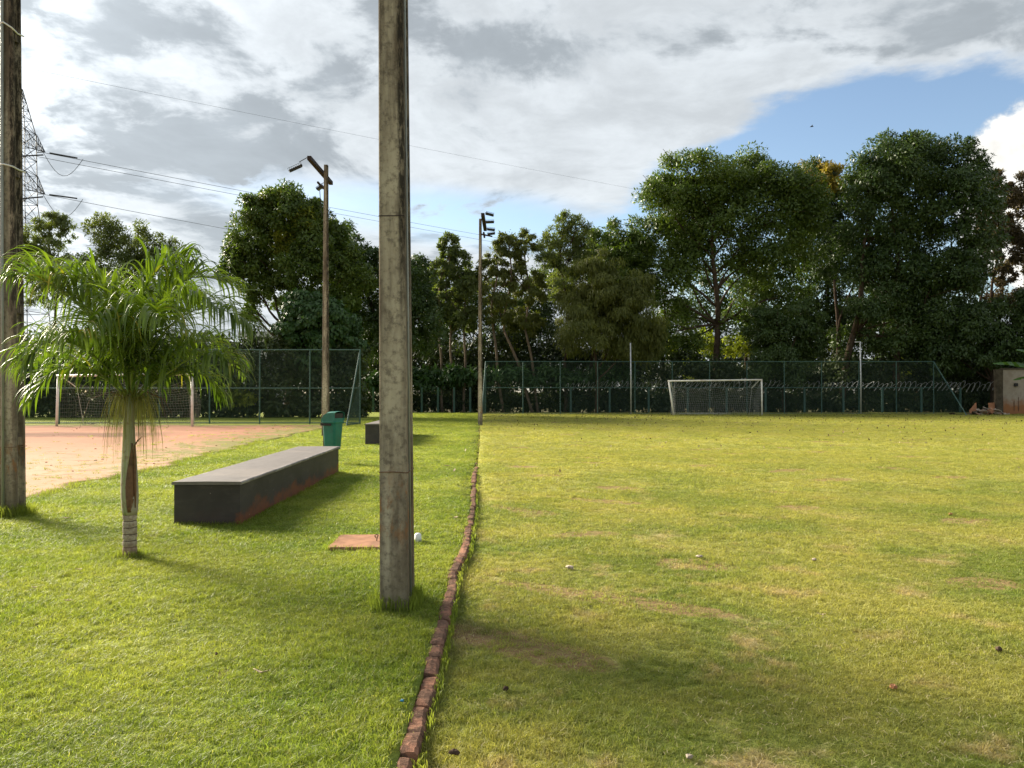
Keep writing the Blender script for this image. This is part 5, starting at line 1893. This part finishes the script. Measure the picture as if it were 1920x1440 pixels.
# fallen leaves on the far part of the field
rng = np.random.default_rng(5)
n = 1500
Y = rng.uniform(20, 51, n) ** 1.0
Y = 51 - (51 - Y) * rng.uniform(.1, 1, n)
xx = rng.uniform(-1.2, 33, n)
C = np.stack([xx, Y, field_z(Y) + .05], 1)
V, Fc = leaf_quads(C, np.tile([0, 0, 1.0], (n, 1)), .085, rng, 0.0, .5, None)
o = link('fallen_leaves', np_mesh('fallen_leaves', V, Fc, M['darkstone'], np.repeat(rng.uniform(size=n), 4)))
tag(o, 'brown fallen leaves scattered over the far end of the grass field', 'leaves', kind='stuff')
n = 500
Y = rng.uniform(14, 51, n)
C = np.stack([rng.uniform(-1.2, 33, n), Y, field_z(Y) + .05], 1)
V, Fc = leaf_quads(C, np.tile([0, 0, 1.0], (n, 1)), .07, rng, 0.0, .5, None)
o = link('fallen_leaves', np_mesh('pale_fallen_leaves', V, Fc, M['dryleaf'], np.repeat(rng.uniform(size=n), 4)))
tag(o, 'pale fallen leaves scattered over the grass field', 'leaves', kind='stuff')

# dead straw lying in the thin patches of the near field
rgs = random.Random(8)
V = []; Fs = []
for i in range(7000):
    Y = 2.4 + 9.5 * rgs.random() ** 1.3
    x = curb_x(Y) + .15 + rgs.random() * (.75 * Y + 1.2)
    if math.sin(x * 1.9 + 1.5 * math.sin(Y * 1.3)) * math.sin(Y * 2.1 + math.sin(x)) < .15 and rgs.random() < .8: continue
    L = rgs.uniform(.015, .06); a = rgs.uniform(0, PI); w = .0011
    z = FIELD_Z + .026 + rgs.uniform(-.01, .012)
    dx, dy = math.cos(a) * L / 2, math.sin(a) * L / 2
    b0 = len(V); k1 = rgs.uniform(-.10, .10)
    ux, uy = -math.sin(a) * w, math.cos(a) * w
    mx, my = x - dy * k1 * 2, Y + dx * k1 * 2
    V += [(x - dx - ux, Y - dy - uy, z), (x - dx + ux, Y - dy + uy, z), (mx - ux, my - uy, z + .006), (mx + ux, my + uy, z + .006), (x + dx, Y + dy, z - .004)]
    Fs += [(b0, b0 + 1, b0 + 3), (b0, b0 + 3, b0 + 2), (b0 + 2, b0 + 3, b0 + 4)]
o = link('dead_straw', np_mesh('dead_straw', np.array(V), np.array(Fs), material('straw', m_plain, col=(.46, .39, .22), rough=.7, spec=.2, var=.3, scale=6)))
tag(o, 'dead pale straw strewn over the near part of the playing field', 'straw', kind='stuff')

rgs = random.Random(18)
m = MB()
for i in range(150):
    Y = rgs.uniform(9.5, 35.5); x = dirt_edge(Y) - .2 - rgs.random() ** 1.5 * 20
    q = rgs.uniform(.008, .026) * (1 + Y / 50); h = q * .6; z = float(ground_z(x, Y)) + .004
    a = rgs.uniform(0, 3)
    c_, s_ = math.cos(a) * q, math.sin(a) * q
    m.quadbox([(x - c_, Y - s_, z), (x + s_, Y - c_, z), (x + c_, Y + s_, z), (x - s_, Y + c_, z), (x - c_ * .5, Y - s_ * .6, z + h), (x + s_ * .6, Y - c_ * .5, z + h * .8), (x + c_ * .6, Y + s_ * .4, z + h), (x - s_ * .5, Y + c_ * .6, z + h * 1.1)])
tag(m.build('earth_clods', M['terracotta'], None), 'small clods of earth strewn over the red dirt court', 'clods', kind='stuff')
